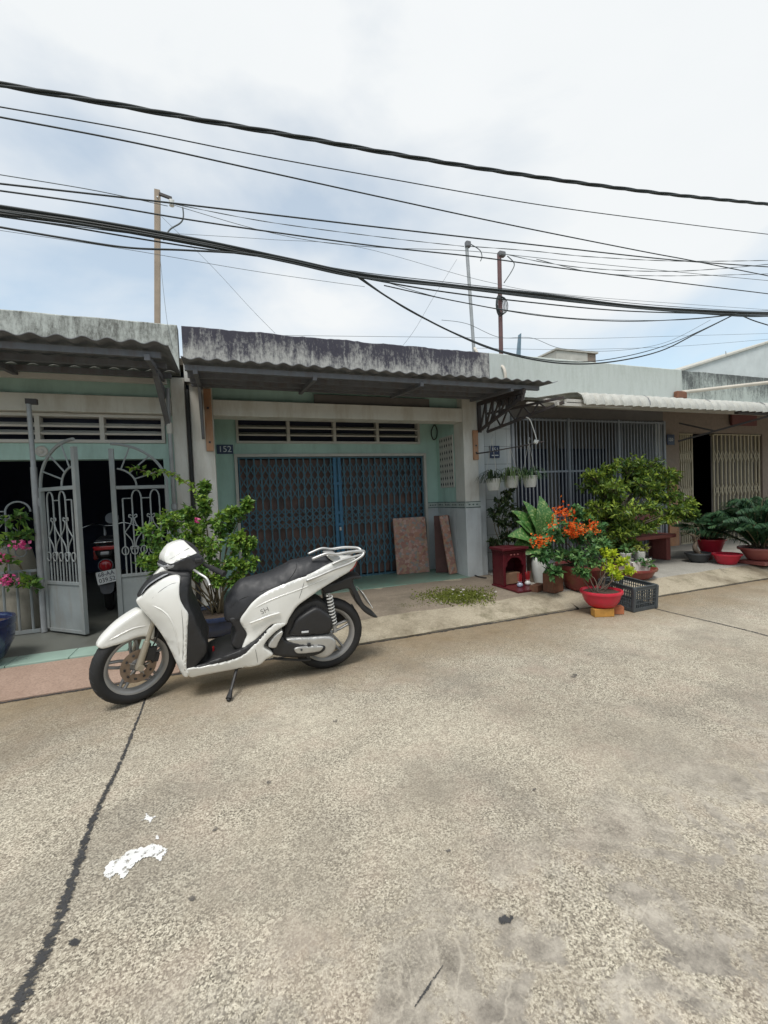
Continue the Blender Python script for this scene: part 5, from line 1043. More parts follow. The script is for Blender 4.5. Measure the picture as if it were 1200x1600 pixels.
shell('drive_badge', [(580,772,0.172),(640,760,0.176),(765,756,0.176),(772,775,0.176),(740,795,0.176),(640,806,0.176),(592,802,0.172)], M['silver'], sc, ID, conv=ZB, rnd=0.006, sp=0.01, wfar=-0.12)
MB().tube([bp3(627,780,0.176), bp3(627,780,0.182)], 0.008, 10).build('bolt', M['blackplastic'], sc)
shell('foot_peg_plate', [(400,748,0.175),(440,690,0.178),(488,652,0.178),(498,668,0.178),(470,725,0.178),(450,765,0.178),(412,766,0.176)], M['silver'], sc, ID, conv=ZB, rnd=0.008, sp=0.01, wfar=-0.10)
MB().cbox((0,0,0), (0.05,0.006,0.012), Matrix.Translation(bp3(652,655,0.168)) @ Matrix.Rotation(0.05, 4, 'Y')).build('badge', M['signwhite'], sc)
s0, s1 = bp3(818,388,0.115), bp3(862,655,0.115)
hx = MB(); N = 90; ax = (s1-s0); e1 = ax.normalized().orthogonal().normalized(); e2 = ax.normalized().cross(e1)
hx.tube([s0+ax*(0.04+0.72*i/N)+(e1*math.cos(i*2*math.pi*9/N)+e2*math.sin(i*2*math.pi*9/N))*0.021 for i in range(N+1)], 0.0055, 6)
sh = MB().tube([s0, s0+ax*0.8, s0+ax*0.81, s1], [0.009,0.009,0.016,0.014], 10).build('shock_absorber', M['rimsilver'], sc, smooth=45)
hx.build('spring', M['rimlight'], sh, smooth=True)
sh2 = MB().tube([Vector((p.x, -p.y, p.z)) for p in (s0, s0+ax*0.8, s1)], 0.018, 10).build('shock_absorber', M['rimsilver'], sc, smooth=45)
MB().tube(catmull([Vector((0.35,0.10,0.24)), Vector((0.45,0.17,0.24)), Vector((0.60,0.19,0.27)), Vector((0.95,0.19,0.36))], 6), [0.02]*6+[0.03]*3+[0.055]*10, 14).build('exhaust', M['blackplastic'], sc, smooth=45)
MB().tube([rb @ Vector((0,0,-0.10)), rb @ Vector((0,0,0.15))], 0.014, 10).build('axle', M['silver'], sc, smooth=40)
# ---- side stand (foot on the road) and folded centre stand
top = bp3(178,908,0.13); kx, ky = onZ(*ZB(118,1132), 0.012).xy[:]
foot = SM.inverted() @ Vector((kx, ky, 0.012))
st = MB().tube(catmull([top, top.lerp(foot, 0.35), top.lerp(foot, 0.85), foot], 4), [0.011]*8+[0.012]*5, 8).build('side_stand', M['blackplastic'], sc, smooth=45)
MB().tube([foot+(top-foot)*0.30, foot+(top-foot)*0.05], [0.012,0.022], 8).build('stand_foot', M['blackplastic'], st)
MB().bar(bp3(680,735,0.165), bp3(672,835,0.15), 0.024, 0.02).build('kick_lever', M['blackplastic'], sc, bevel=0.003)
MB().tube(catmull([bp3(430,838,0.10), bp3(520,845,0.11), bp3(640,850,0.12), bp3(690,845,0.14)], 5), 0.010, 8).build('centre_stand', M['enginedark'], sc, smooth=True)
shell('stand_bracket', [(110,918,0.14),(180,890,0.15),(300,868,0.15),(312,880,0.15),(250,898,0.15),(170,918,0.15)], M['blackplastic'], sc, ID, conv=ZB, rnd=0.004, sp=0.012)
# ---- panel seams and creases laid on the bodywork
def on_surface(obj, pts, conv, fr=ID, off=0.0):
    I = fr.inverted(); V = np.array([tuple(I @ v.co) for v in obj.data.vertices]); V = V[V[:, 1] < 0]; P = []
    for u, v in pts:
        w_ = 0.12
        for _ in range(6):
            x, z = trace(conv(u, v), w_, fr); d = (V[:, 0]-x)**2+(V[:, 2]-z)**2; k = np.argsort(d)[:5]; ww = 1/(d[k]+1e-6); w_ = float(-(V[k, 1]*ww).sum()/ww.sum())
        P.append(fr @ Vector((x, -w_-off, z)))
    return catmull(P, 6)
BY = {o.name: o for o in sc.children}
def seam(obj, pts, conv, r_=0.0022, m_='seam', fr=ID, off=0.0, name='panel_seam'):
    P = on_surface(BY[obj], pts, conv, fr, off); n_ = len(P)
    MB().tube(P, [r_*min(1.0, 0.25+4*min(i, n_-1-i)/n_) for i in range(n_)], 6).build(name, M[m_], BY[obj], smooth=True)
M['seam'] = mat('panel_gap', (0.10,0.10,0.10), 0.8, 0.1, 20)
seam('front_apron', [(548,600),(600,622),(650,650),(700,700),(740,780),(766,880),(782,990),(792,1090)], ZA, 0.007, 'pearl', ID, -0.003, 'panel_crease')
seam('front_apron', [(560,548),(640,478),(720,430),(775,420)], ZA, 0.0016)
seam('front_apron', [(800,640),(812,760),(815,900),(812,1050),(818,1130)], ZA, 0.0016)
seam('front_fender', [(190,905),(300,845),(420,790),(540,770)], ZA, 0.006, 'pearl', FM, -0.0025, 'panel_crease')
seam('tail_body', [(655,272),(640,330),(618,400),(590,480)], ZB, 0.0016)
seam('tail_body', [(262,520),(340,470),(450,420),(600,365),(760,300),(900,235)], ZB, 0.006, 'pearl', ID, -0.003, 'panel_crease')
seam('floor_side_panel', [(300,750),(312,800),(325,880)], ZB, 0.0016)
seam('handlebar_cover', [(690,235),(760,200),(840,150),(870,135)], ZA, 0.0014, 'seam', HM)
seam('seat', [(120,500),(200,430),(330,380),(480,325),(640,265),(800,190)], ZB, 0.0022, 'blackplastic')
# ================================================================== RED MOTORBIKE INSIDE THE LEFT HOUSE
mbk = thing('motorbike', 'dark motorbike with round red tail lamp parked inside the open gate', 'motorbike', (onY(157,930,5.55).x+0.03,5.75,0.122), (0,0,math.radians(10)))
def T(x, y, z): return Matrix.Translation((x, y, z))
MB().lathe([(0.19,-0.03),(0.215,-0.042),(0.25,-0.04),(0.272,-0.02),(0.275,0),(0.272,0.02),(0.25,0.04),(0.215,0.042),(0.19,0.03),(0.19,-0.03)], 32, T(0,0.16,0.275) @ Matrix.Rotation(math.radians(90), 4, 'Y')).build('rear_wheel', M['rubber'], mbk, smooth=50)
MB().lathe([(0.02,-0.03),(0.19,-0.02),(0.195,0),(0.19,0.02),(0.02,0.03)], 24, T(0,0.16,0.275) @ Matrix.Rotation(math.radians(90), 4, 'Y')).build('rim', M['rimsilver'], mbk, smooth=50)
MB().lathe([(0.19,-0.03),(0.215,-0.042),(0.25,-0.04),(0.275,0),(0.25,0.04),(0.215,0.042),(0.19,0.03),(0.19,-0.03)], 32, T(0,1.38,0.275) @ Matrix.Rotation(math.radians(90), 4, 'Y')).build('front_wheel', M['rubber'], mbk, smooth=50)
tl = MB().lathe([(0.001,-0.30),(0.07,-0.29),(0.105,-0.18),(0.12,0.1),(0.13,0.5),(0.11,0.75),(0.001,0.78)], 20, T(0,0.16,0.72) @ Matrix.Rotation(math.radians(-90), 4, 'X')).build('tail_body', M['blackplastic'], mbk, smooth=50)
MB().cbox((0.105,0.30,0.66), (0.05,0.40,0.12)).build('side_cover', M['redpaint'], mbk, bevel=0.02); MB().cbox((-0.105,0.30,0.66), (0.05,0.40,0.12)).build('side_cover', M['redpaint'], mbk, bevel=0.02)
MB().cbox((0,0.45,0.80), (0.22,0.72,0.10)).build('seat', M['seatleather'], mbk, bevel=0.04)
MB().prism([(-0.10,0.0),(0.10,0.0),(0.11,0.045),(-0.11,0.045)], lambda p: (p[0],-0.20,0.735+p[1]), lambda p: (p[0],-0.10,0.735+p[1])).build('tail_lamp', M['redlens'], mbk, bevel=0.01)
MB().cbox((0,-0.185,0.70), (0.085,0.03,0.04)).build('reversing_lens', M['clearlens'], mbk, bevel=0.012)
MB().lathe([(0.001,0.03),(0.045,0.025),(0.060,0.010),(0.066,0.0),(0.066,-0.03),(0.001,-0.03)], 24, T(0,-0.16,0.56) @ Matrix.Rotation(math.radians(90), 4, 'X')).build('round_lamp', M['redlens'], mbk, smooth=40)
MB().lathe([(0.066,-0.02),(0.074,-0.02),(0.074,0.008),(0.066,0.012),(0.066,-0.02)], 24, T(0,-0.16,0.56) @ Matrix.Rotation(math.radians(90), 4, 'X')).build('lamp_bezel', M['steel'], mbk, smooth=40, fix=True)
nplm = Matrix.Translation((0.005,-0.20,0.435)) @ Matrix.Rotation(math.radians(-8), 4, 'Y') @ Matrix.Rotation(math.radians(-12), 4, 'X')
npo = MB().cbox((0,0,0), (0.19,0.003,0.14)).build('number_plate', M['plate'], mbk, bevel=0.001); npo.matrix_local = nplm
for body, dz in (('68-AA', 0.034), ('039.52', -0.032)):
    t_ = link('lettering', text_mesh(body, 0.068, 0.0006), M['ink'], npo); t_.rotation_euler = (math.radians(90),0,0); t_.location = (0,-0.0026,dz); t_.scale = (0.86,1,1)
MB().prism([(-0.075,0.02),(0.075,0.02),(0.06,-0.08),(0.03,-0.105),(-0.03,-0.105),(-0.06,-0.08)], lambda p: (p[0],-0.17,0.345+p[1]), lambda p: (p[0],-0.16,0.345+p[1])).build('mud_flap', M['steel'], mbk)
MB().tube(catmull([(-0.11,0.16,0.80),(-0.12,-0.10,0.82),(-0.06,-0.20,0.825),(0.06,-0.20,0.825),(0.12,-0.10,0.82),(0.11,0.16,0.80)], 6), 0.008, 8).build('grab_rail', M['chrome'], mbk, smooth=True)
MB().tube(catmull([(-0.34,0.92,0.94),(-0.18,0.98,1.00),(-0.06,1.05,0.97),(0.06,1.05,0.97),(0.18,0.98,1.00),(0.34,0.92,0.94)], 6), 0.011, 8).build('handlebar', M['chrome'], mbk, smooth=True)
MB().lathe([(0.001,-0.05),(0.06,-0.04),(0.085,0.0),(0.08,0.03),(0.001,0.04)], 20, T(0.04,1.05,1.06) @ Matrix.Rotation(math.radians(60), 4, 'X')).build('instrument_dial', M['clearlens'], mbk, smooth=40)
for s in (-1, 1): MB().tube([(s*0.06,1.38,0.28),(s*0.06,1.15,0.95)], 0.018, 8).build('fork_leg', M['rimsilver'], mbk, smooth=True)
MB().cbox((0,0.70,0.34), (0.16,0.46,0.30)).build('engine', M['enginedark'], mbk, bevel=0.05)
# ================================================================== PLANTS
class Leaves:
    def __init__(s): s.v = []; s.f = []; s.a = []
    def leaf(s, p, d, up, L, Wd, lv, fold=0.25, droop=0.15):
        d = d.normalized(); a = d.cross(up)
        a = a.normalized() if a.length > 1e-5 else d.orthogonal().normalized(); n = a.cross(d)
        o = len(s.v); q = p+d*L*0.5-n*droop*L*0.35
        s.v += [p, p+d*L*0.45+a*Wd/2+n*fold*Wd*0.5, q, p+d*L*0.45-a*Wd/2+n*fold*Wd*0.5, p+d*L-n*droop*L]
        s.f += [(o,o+1,o+2), (o,o+2,o+3), (o+1,o+4,o+2), (o+2,o+4,o+3)]; s.a += [lv]*4
    def blade(s, pts, w, lv):            # strap leaf along a curve
        o = len(s.v); k = len(pts)
        for i, p in enumerate(pts):
            t = (pts[min(i+1, k-1)]-pts[max(i-1, 0)]).normalized(); a = t.cross(Vector((0,0,1))); a = a.normalized() if a.length > 1e-4 else Vector((1,0,0))
            ww = w*math.sin(math.pi*(0.15+0.85*i/(k-1)))**0.6*0.5 if i < k-1 else 0.001; s.v += [p+a*ww, p-a*ww]
        for i in range(k-1): s.f.append((o+2*i, o+2*i+1, o+2*i+3, o+2*i+2)); s.a.append(lv)
    def build(s, name, m, parent, stuff=False):
        me = bpy.data.meshes.new(name); me.from_pydata([tuple(v) for v in s.v], [], s.f); me.update()
        at = me.attributes.new('lv', 'FLOAT', 'FACE'); at.data.foreach_set('value', s.a)
        o = link(name, me, m, parent)
        if stuff: o['kind'] = 'stuff'
        return o
def rv(r): 
    v = Vector((r.gauss(0,1), r.gauss(0,1), r.gauss(0,1))); return v.normalized()
def shrub(parent, base, clumps, r, leaf=(0.05,0.03), per=60, twigs=8, key='bush', tone=0.45, stem=0.012, jit=0.25, flat=0.7, mt='twig'):
    """clumps: (centre, radii) relative to the thing; stems run from base, twigs fill each clump, leaves sit along the twigs."""
    wood = MB(); lf = Leaves()
    for (c, rad) in clumps:
        c = Vector(c); rad = Vector(rad) if hasattr(rad, '__len__') else Vector((rad,)*3)
        b = Vector(base)+Vector((r.gauss(0,0.03), r.gauss(0,0.03), 0)); mid = b.lerp(c, 0.5)+Vector((r.gauss(0,0.05), r.gauss(0,0.05), 0.04))
        path = catmull([b, mid, c], 4); wood.tube(path, [stem*(1-0.6*i/(len(path)-1)) for i in range(len(path))], 5)
        tl = r.gauss(tone, 0.06)
        for t in range(twigs):
            d = rv(r); d.z = d.z*flat+0.15; e = c+Vector((d.x*rad.x, d.y*rad.y, d.z*rad.z))*(0.55+0.5*r.random()); s0 = path[-1-r.randrange(3)]
            m_ = s0.lerp(e, 0.5)+rv(r)*rad.length*0.08; tp = catmull([s0, m_, e], 5); wood.tube(tp, [stem*0.35*(1-0.7*i/(len(tp)-1)) for i in range(len(tp))], 4)
            n = max(3, int(per/twigs))
            for j in range(n):
                u = 0.25+0.75*(j+r.random())/n; p = tp[min(len(tp)-1, int(u*(len(tp)-1)))]+rv(r)*rad.length*0.13*r.random()
                out_ = (p-c).normalized() if (p-c).length > 1e-4 else rv(r); ld = (out_*0.6+rv(r)*0.8+Vector((0,0,0.15))).normalized(); up = (Vector((0,0,1))*0.9+rv(r)*0.7+out_*0.3).normalized()
                sz = r.uniform(0.5, 1.25); h = (p.z-c.z)/max(rad.z, 1e-3)
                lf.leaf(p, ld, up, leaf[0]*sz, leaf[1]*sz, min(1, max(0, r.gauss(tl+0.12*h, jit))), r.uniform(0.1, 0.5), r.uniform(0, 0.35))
    wood.build('stem', M[mt], parent, smooth=True); return lf.build('foliage', LEAF[key], parent, stuff=True)
def pot(name, label, loc, prof, m, cat='pot', soil=None, rotz=0, group=None, squash=1.0, rim=None, n=36):
    o = thing(name, label, cat, loc, (0,0,rotz), group)
    R, Hh = prof[-1]
    th = 0.012
    inner = [(max(r_-th, 0.001), z_) for r_, z_ in reversed(prof) if z_ > 0.02]
    MB().lathe(prof+[(R-th*0.5, Hh+0.004)]+inner+[(0.001, 0.03)], n, sx=squash).build('pot_body', m, o, smooth=50)
    if soil:
        rr = np.interp(soil, [p[1] for p in prof], [p[0] for p in prof])-th*0.9
        mb = MB(); k = 20; vs = [(0,0,soil+0.015)]+[(rr*squash*math.cos(2*math.pi*i/k), rr*math.sin(2*math.pi*i/k), soil) for i in range(k)]
        mb.add(vs, [(0, 1+i, 1+(i+1) % k) for i in range(k)]).build('soil', M['soil'], o)
    if rim: MB().lathe([(R-0.006, Hh-rim), (R+0.012, Hh-rim), (R+0.016, Hh-rim*0.4), (R+0.012, Hh+0.006), (R-0.008, Hh+0.006), (R-0.006, Hh-rim)], n, sx=squash).build('rim', m, o, smooth=50)
    return o
R_ = random.Random(11)
# ---- shrub in the dark blue basin behind the scooter
C = onZ(338,985,0.12); C = Vector((-0.13, 4.30, 0.12))
pt = pot('planter_basin', 'dark blue round planter basin behind the scooter foot well', C, [(0.17,0),(0.24,0.02),(0.275,0.09),(0.285,0.17),(0.29,0.19)], M['bluepot2'], 'planter', 0.165, rim=0.03)
bu = thing('leafy_shrub', 'sprawling bright green shrub growing from the dark blue basin', 'shrub', C+Vector((0,0,0.165)))
def rel(px, py, Y, o): return onY(px, py, Y)-o
o_ = bu.location
cl_ = []
for (px, py, Y, rx, rz) in [(232,838,4.25,.15,.12),(228,880,4.2,.14,.10),(262,812,4.35,.14,.12),(268,858,4.25,.16,.13),(300,830,4.3,.14,.13),(318,790,4.35,.10,.11),(318,762,4.4,.06,.08),(330,850,4.2,.18,.14),(345,815,4.3,.12,.10),(366,800,4.3,.10,.07),(388,786,4.3,.05,.04),(372,845,4.2,.13,.11),(392,848,4.2,.06,.05),(388,880,4.2,.10,.07),(350,880,4.15,.13,.10),(305,890,4.15,.12,.09),(340,905,4.2,.10,.08),(245,905,4.15,.09,.06),(368,905,4.2,.08,.06),(295,800,4.4,.08,.08)]:
    cl_.append((tuple(rel(px, py, Y, o_)), (rx, rx*0.9, rz)))
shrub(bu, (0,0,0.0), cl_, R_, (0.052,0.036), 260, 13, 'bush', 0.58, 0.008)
tw = Leaves(); tm = MB(); tp = [rel(*q, o_) for q in ((305,770,4.45),(285,750,4.6),(262,738,4.75),(235,738,4.85),(205,730,4.9))]
tm.tube(catmull(tp, 5), 0.004, 4); tm.build('stem', M['twig'], bu)
for p in catmull(tp, 7):
    for _ in range(3): tw.leaf(p+rv(R_)*0.02, rv(R_), Vector((0,0,1))+rv(R_)*0.5, 0.06, 0.04, min(1, max(0, R_.gauss(0.75, 0.2))))
tw.build('foliage', LEAF['bush'], bu, True)
fl_ = Leaves(); p = rel(306,812,4.15,o_)
for _ in range(9): fl_.leaf(p+rv(R_)*0.012, rv(R_), rv(R_), 0.035, 0.03, R_.random())
fl_.build('flower', LEAF['petalpink'], bu, True)
# ---- left: blue glazed pot at the frame edge, pink flowered plant in a cement pot
e = onZ(0,1040,0.13); pot('glazed_pot', 'large dark blue glazed pot standing on the green tile strip', (e.x-0.24, e.y+0.10, 0.13), [(0.17,0),(0.22,0.03),(0.285,0.16),(0.30,0.26),(0.285,0.32),(0.29,0.345)], M['bluepot'], 'pot', 0.30, rim=0.05)
bpL = Vector((-2.08, 5.42, 0.125))
pot('cement_pot', 'beige waisted cement pot behind the low iron railing', bpL, [(0.20,0),(0.22,0.05),(0.20,0.30),(0.16,0.42),(0.145,0.46),(0.19,0.60),(0.15,0.80),(0.12,0.86)], M['beigepot'], 'pot', 0.80)
pf = thing('flowering_plant', 'thin plant with pink flower clusters above the beige cement pot', 'plant', bpL+Vector((0,0,0.80)))
cl_ = [(tuple(rel(px, py, Y, pf.location)), rr) for px, py, Y, rr in [(15,812,5.0,.10),(32,808,5.0,.07),(8,845,5.0,.09),(25,838,5.05,.09),(45,835,5.0,.07),(12,880,5.0,.09),(45,910,5.0,.08),(15,915,5.0,.10),(55,918,5.0,.07)]]
shrub(pf, (0,0,0), cl_, R_, (0.075,0.048), 30, 5, 'bush', 0.38, 0.007)
for px, py, k in ((32,852,26),(8,906,26),(2,874,14),(20,910,10)):
    fl_ = Leaves(); p = rel(px, py, 4.92, pf.location)
    for _ in range(k): fl_.leaf(p+Vector((R_.gauss(0,.03),R_.gauss(0,.02),R_.gauss(0,.022))), rv(R_)+Vector((0,-0.4,0)), rv(R_), 0.04, 0.032, R_.random())
    fl_.build('flower', LEAF['petalpink'], pf, True)
# ---- altar shrine on the pavement with its vases
AO = Vector((3.16, 4.46, 0.125)); al = thing('altar_shrine', 'small red lacquered street altar shrine beside the house pillar', 'shrine', AO)
w, dp_, hh = 0.34, 0.24, 0.50
MB().box((-0.02,-0.30,0.0), (w+0.02,dp_,0.022)).build('base_board', M['altar'], al, bevel=0.004)
for x in (0.0, w-0.035): MB().box((x,0.0,0.023), (x+0.035,0.035,hh-0.06)).build('post', M['altar'], al, bevel=0.004)
for x in (0.004, w-0.016): MB().box((x,0.036,0.023), (x+0.012,dp_-0.005,hh-0.06)).build('side_panel', M['altar'], al)
MB().box((0.004,dp_-0.012,0.023), (w-0.004,dp_-0.001,hh-0.06)).build('back_panel', M['altarin'], al)
MB().box((-0.025,-0.03,hh-0.035), (w+0.025,dp_+0.02,hh)).build('roof_board', M['altar'], al, bevel=0.006)
MB().box((-0.005,-0.008,hh-0.06), (w+0.005,dp_,hh-0.036)).build('cornice', M['altar'], al, bevel=0.004)
arch = [(0.036,hh-0.061),(w-0.036,hh-0.061),(w-0.036,hh-0.24)]+[(w/2+(w/2-0.055)*math.cos(math.radians(a))+0.008*math.sin(a*0.35), hh-0.225+0.10*math.sin(math.radians(a))) for a in range(0, 181, 12)]+[(0.036,hh-0.24)]
MB().prism(arch, lambda q: (q[0],0.005,q[1]), lambda q: (q[0],0.025,q[1])).build('carved_arch', M['altar'], al)
for x in (0.12, 0.17, 0.22): MB().lathe([(0.001,0),(0.012,0.002),(0.008,0.008),(0.001,0.01)], 8, Matrix.Translation((x,0.004,hh-0.092)) @ Matrix.Rotation(math.radians(90), 4, 'X')).build('flower_carving', M['cornpink'] if 'cornpink' in M else M['rosebowl'], al)
MB().box((0.05,0.06,0.03), (w-0.05,0.20,0.17)).build('offering_box', M['cardboard'], al, bevel=0.004)
def vase(name, label, x, y, m, sticks, hgt):
    v = thing(name, label, 'vase', AO+Vector((x, y, 0.0225)))
    MB().lathe([(0.024,0),(0.036,0.012),(0.038,0.03),(0.026,0.048),(0.020,0.055),(0.028,0.064)], 20).build('vase_body', m, v, smooth=50)
    for k in range(sticks):
        a = R_.uniform(0, 6.28); q = R_.uniform(0.004, 0.016); o2 = Vector((math.cos(a), math.sin(a), 0))
        MB().tube([o2*q+Vector((0,0,0.03)), o2*q*2.2+Vector((0,0,hgt*R_.uniform(0.8, 1.1)))], 0.0035, 5).build('incense_stick', M['redstick'], v)
    return v
vase('incense_vase', 'blue patterned incense vase with red sticks on the altar board', 0.16, -0.10, M['cerblue'], 9, 0.16)
vase('incense_vase', 'plain white incense cup with red sticks at the altar board edge', 0.31, -0.06, M['ceramic'], 16, 0.16)
# ---- bricks
def brick(label, loc, rot, m, size=(0.18,0.08,0.08), holes=True, group=None):
    b = thing('clay_brick', label, 'brick', loc, rot, group); x, y, z = size
    MB().box((-x/2,-y/2,0), (x/2,y/2,z)).build('brick_body', m, b, bevel=0.004)
    if holes:
        for dy in (-y/4, y/4):
            for dz in (z*0.28, z*0.72): MB().box((x/2-0.002,dy-0.012,dz-0.012), (x/2+0.0015,dy+0.012,dz+0.012)).build('hole', M['dark'], b)  # uncut: dark squares on the end face paint the shade inside the hollows
    return b
# bowl of lime shrub on two bricks at the road edge
e = onZ(940,947,0.083); e2 = Vector((e.x, e.y-0.03, 0))
brick('yellow ochre hollow brick under the bright red bowl', e2+Vector((-0.055,-0.03,0.002)), (0,0,math.radians(-20)), M['brickyellow'], (0.20,0.09,0.08))
brick('orange hollow brick under the bright red bowl', e2+Vector((0.125,-0.015,0.002)), (0,0,math.radians(-30)), M['brick'], (0.16,0.09,0.08))
bowl = pot('plastic_bowl', 'bright red plastic bowl planter raised on two hollow bricks', e2+Vector((0.0,0.03,0.083)), [(0.10,0),(0.125,0.01),(0.165,0.06),(0.185,0.12),(0.192,0.165)], M['redplastic'], 'planter', 0.15, rim=0.022)
lm = thing('lime_shrub', 'small shrub with lime yellow leaves in the bright red bowl', 'shrub', bowl.location+Vector((0,0,0.15)))
shrub(lm, (0.03,0,0), [(tuple(rel(px, py, Y, lm.location)), rr) for px, py, Y, rr in [(958,870,3.45,.085),(975,878,3.45,.07),(950,888,3.4,.07),(962,898,3.42,.06),(985,892,3.5,.05),(945,862,3.45,.05)]], R_, (0.045,0.028), 170, 11, 'lime', 0.62, 0.006, mt='bark')
shrub(lm, (-0.05,0,0), [(tuple(rel(px, py, Y, lm.location)), rr) for px, py, Y, rr in [(905,872,3.45,.09),(920,858,3.5,.09),(932,880,3.45,.08),(903,892,3.45,.06),(915,895,3.4,.06),(938,848,3.5,.07)]], R_, (0.052,0.032), 120, 9, 'ixora', 0.66, 0.006, mt='bark')
# orange flowered shrub in the wide maroon pot
P0 = Vector((3.95, 4.02, 0.119))
bigp = pot('plant_pot', 'wide maroon plastic pot holding the orange flowered shrub', P0, [(0.15,0),(0.175,0.02),(0.245,0.15),(0.275,0.26),(0.283,0.30)], M['maroonplastic'], 'pot', 0.27, rim=0.04)
ix = thing('flowering_shrub', 'dense green shrub with bright orange flower clusters in maroon pot', 'shrub', P0+Vector((0,0,0.27)))
Yp = P0.y
shrub(ix, (0,0,0), [(tuple(rel(px, py, Yp+dy, ix.location)), rr) for px, py, dy, rr in [(868,838,-.05,.15),(890,825,-.05,.16),(912,838,-.05,.15),(930,822,0,.12),(850,870,-.1,.14),(880,870,-.15,.15),(910,872,-.12,.14),(935,850,0,.12),(862,895,-.15,.10),(842,848,-.05,.10),(948,862,-.05,.10),(900,800,0.05,.10)]], R_, (0.070,0.042), 190, 12, 'ixora', 0.48, 0.011)
for px, py, s, k in ((877,803,.075,120),(894,822,.05,70),(908,828,.05,60),(925,822,.045,50),(842,847,.055,70),(858,842,.03,16),(896,834,.05,60),(862,822,.03,14),(930,830,.035,18),(885,832,.04,20)):
    fl_ = Leaves(); p = rel(px, py, Yp-0.24, ix.location)
    for _ in range(k): fl_.leaf(p+Vector((R_.gauss(0,s*0.75),R_.gauss(0,s*0.5),R_.gauss(0,s*0.62))), rv(R_)+Vector((0,-0.5,0.2)), rv(R_), 0.034, 0.022, R_.random())
    fl_.build('flower_cluster', LEAF['petalorange'], ix, True)
# tall white pot, ochre pot above it, variegated dieffenbachia
WP = onZ(845,910,0.125)
wpo = pot('tall_pot', 'tall weathered white pot between the altar and the dark bricks', WP, [(0.075,0),(0.085,0.02),(0.105,0.14),(0.11,0.26),(0.095,0.33)], M['whitepot'], 'pot', 0.30)
OP = rel(834,866,WP.y+0.12,Vector((0,0,0)))
sup = thing('plant_stand', 'dark timber stump stand behind the tall white pot', 'stand', (OP.x,OP.y,0.125)); MB().lathe([(0.11,0),(0.095,0.05),(0.09,OP.z-0.16),(0.10,OP.z-0.127)], 18).build('stump', M['bark'], sup, smooth=50)
MB().lathe([(0.10,OP.z-0.1265),(0.098,OP.z-0.126),(0.001,OP.z-0.126)], 18).build('stump_top', M['plywood'], sup)
op = pot('ochre_pot', 'small ochre clay pot under the broad variegated leaves', (OP.x,OP.y,OP.z+0.0), [(0.065,0),(0.09,0.05),(0.10,0.10),(0.095,0.14)], M['orangepot'], 'pot', 0.12)
MB_leaf = None
df = thing('dieffenbachia', 'broad leaved plant with cream flecked leaves above the altar shrine', 'plant', op.location+Vector((0,0,0.12)))
t_ = NT('variegated_leaf'); k_ = t_.mix(t_.ramp(t_.noise(34, 5, 0.7), [(0.52, 0.0), (0.62, 1.0)]), (0.05,0.15,0.03), (0.30,0.38,0.14)); t_.col(k_); t_.rough(0.4); MVAR = t_.m
def big_leaf(parent, base, tip, width, m, up=(0,0,1), droop=0.06):
    base, tip = Vector(base), Vector(tip); n = 9; vs = []; fs = []; d = tip-base; a = d.cross(Vector(up)).normalized(); nn = a.cross(d.normalized())
    for i in range(n+1):
        u = i/n; c = base+d*u+nn*(math.sin(u*math.pi*0.8)*0.25*d.length*0.4-droop*u*u*2)
        wv = width*0.5*math.sin(math.pi*min(1, (u*0.97+0.015))**0.75)**0.85
        for s, f in ((-1, 0.25), (-0.5, 0.10), (0, 0), (0.5, 0.10), (1, 0.25)): vs.append(c+a*wv*s+nn*f*wv+nn*0.006*math.sin(u*16)*abs(s))
    for i in range(n):
        for j in range(4): fs.append((i*5+j, i*5+j+1, (i+1)*5+j+1, (i+1)*5+j))
    return MB().add(vs, fs).build('leaf', m, parent, smooth=True)
dloc = df.location
for (b, t, w_) in [((845,835),(850,776),.13),((842,838),(826,782),.11),((840,838),(808,795),.12),((838,842),(802,832),.11),((836,848),(803,862),.13),((845,838),(868,800),.12),((848,842),(872,826),.10),((840,835),(836,800),.10),((838,846),(812,845),.10),((842,830),(858,790),.09),((846,844),(862,852),.09),((836,842),(818,812),.10)]:
    dy = R_.uniform(-0.12, 0.10); bb = rel(*b, OP.y, dloc); tt = rel(*t, OP.y+dy-0.06, dloc)
    big_leaf(df, bb, tt, w_*2.2, MVAR, (0, -0.8, 0.6)); MB().tube(catmull([Vector((0,0,-0.01)), bb*0.5+Vector((0,0,0.02)), bb], 4), 0.006, 5).build('leaf_stalk', M['spiderstalk'] if 'spiderstalk' in M else M['twig'], df)
e = onZ(868,926,0.12)
brick('weathered clay brick standing upright beside the maroon pot', e+Vector((0.02,0.06,0.003)), (0,0,math.radians(15)), M['brickdark'], (0.20,0.14,0.22), False)
e = onZ(843,925,0.12); brick('weathered clay brick lying flat next to the altar board', e+Vector((0.02,0.06,0.003)), (0,0,math.radians(25)), M['brickdark'], (0.20,0.10,0.075), True)
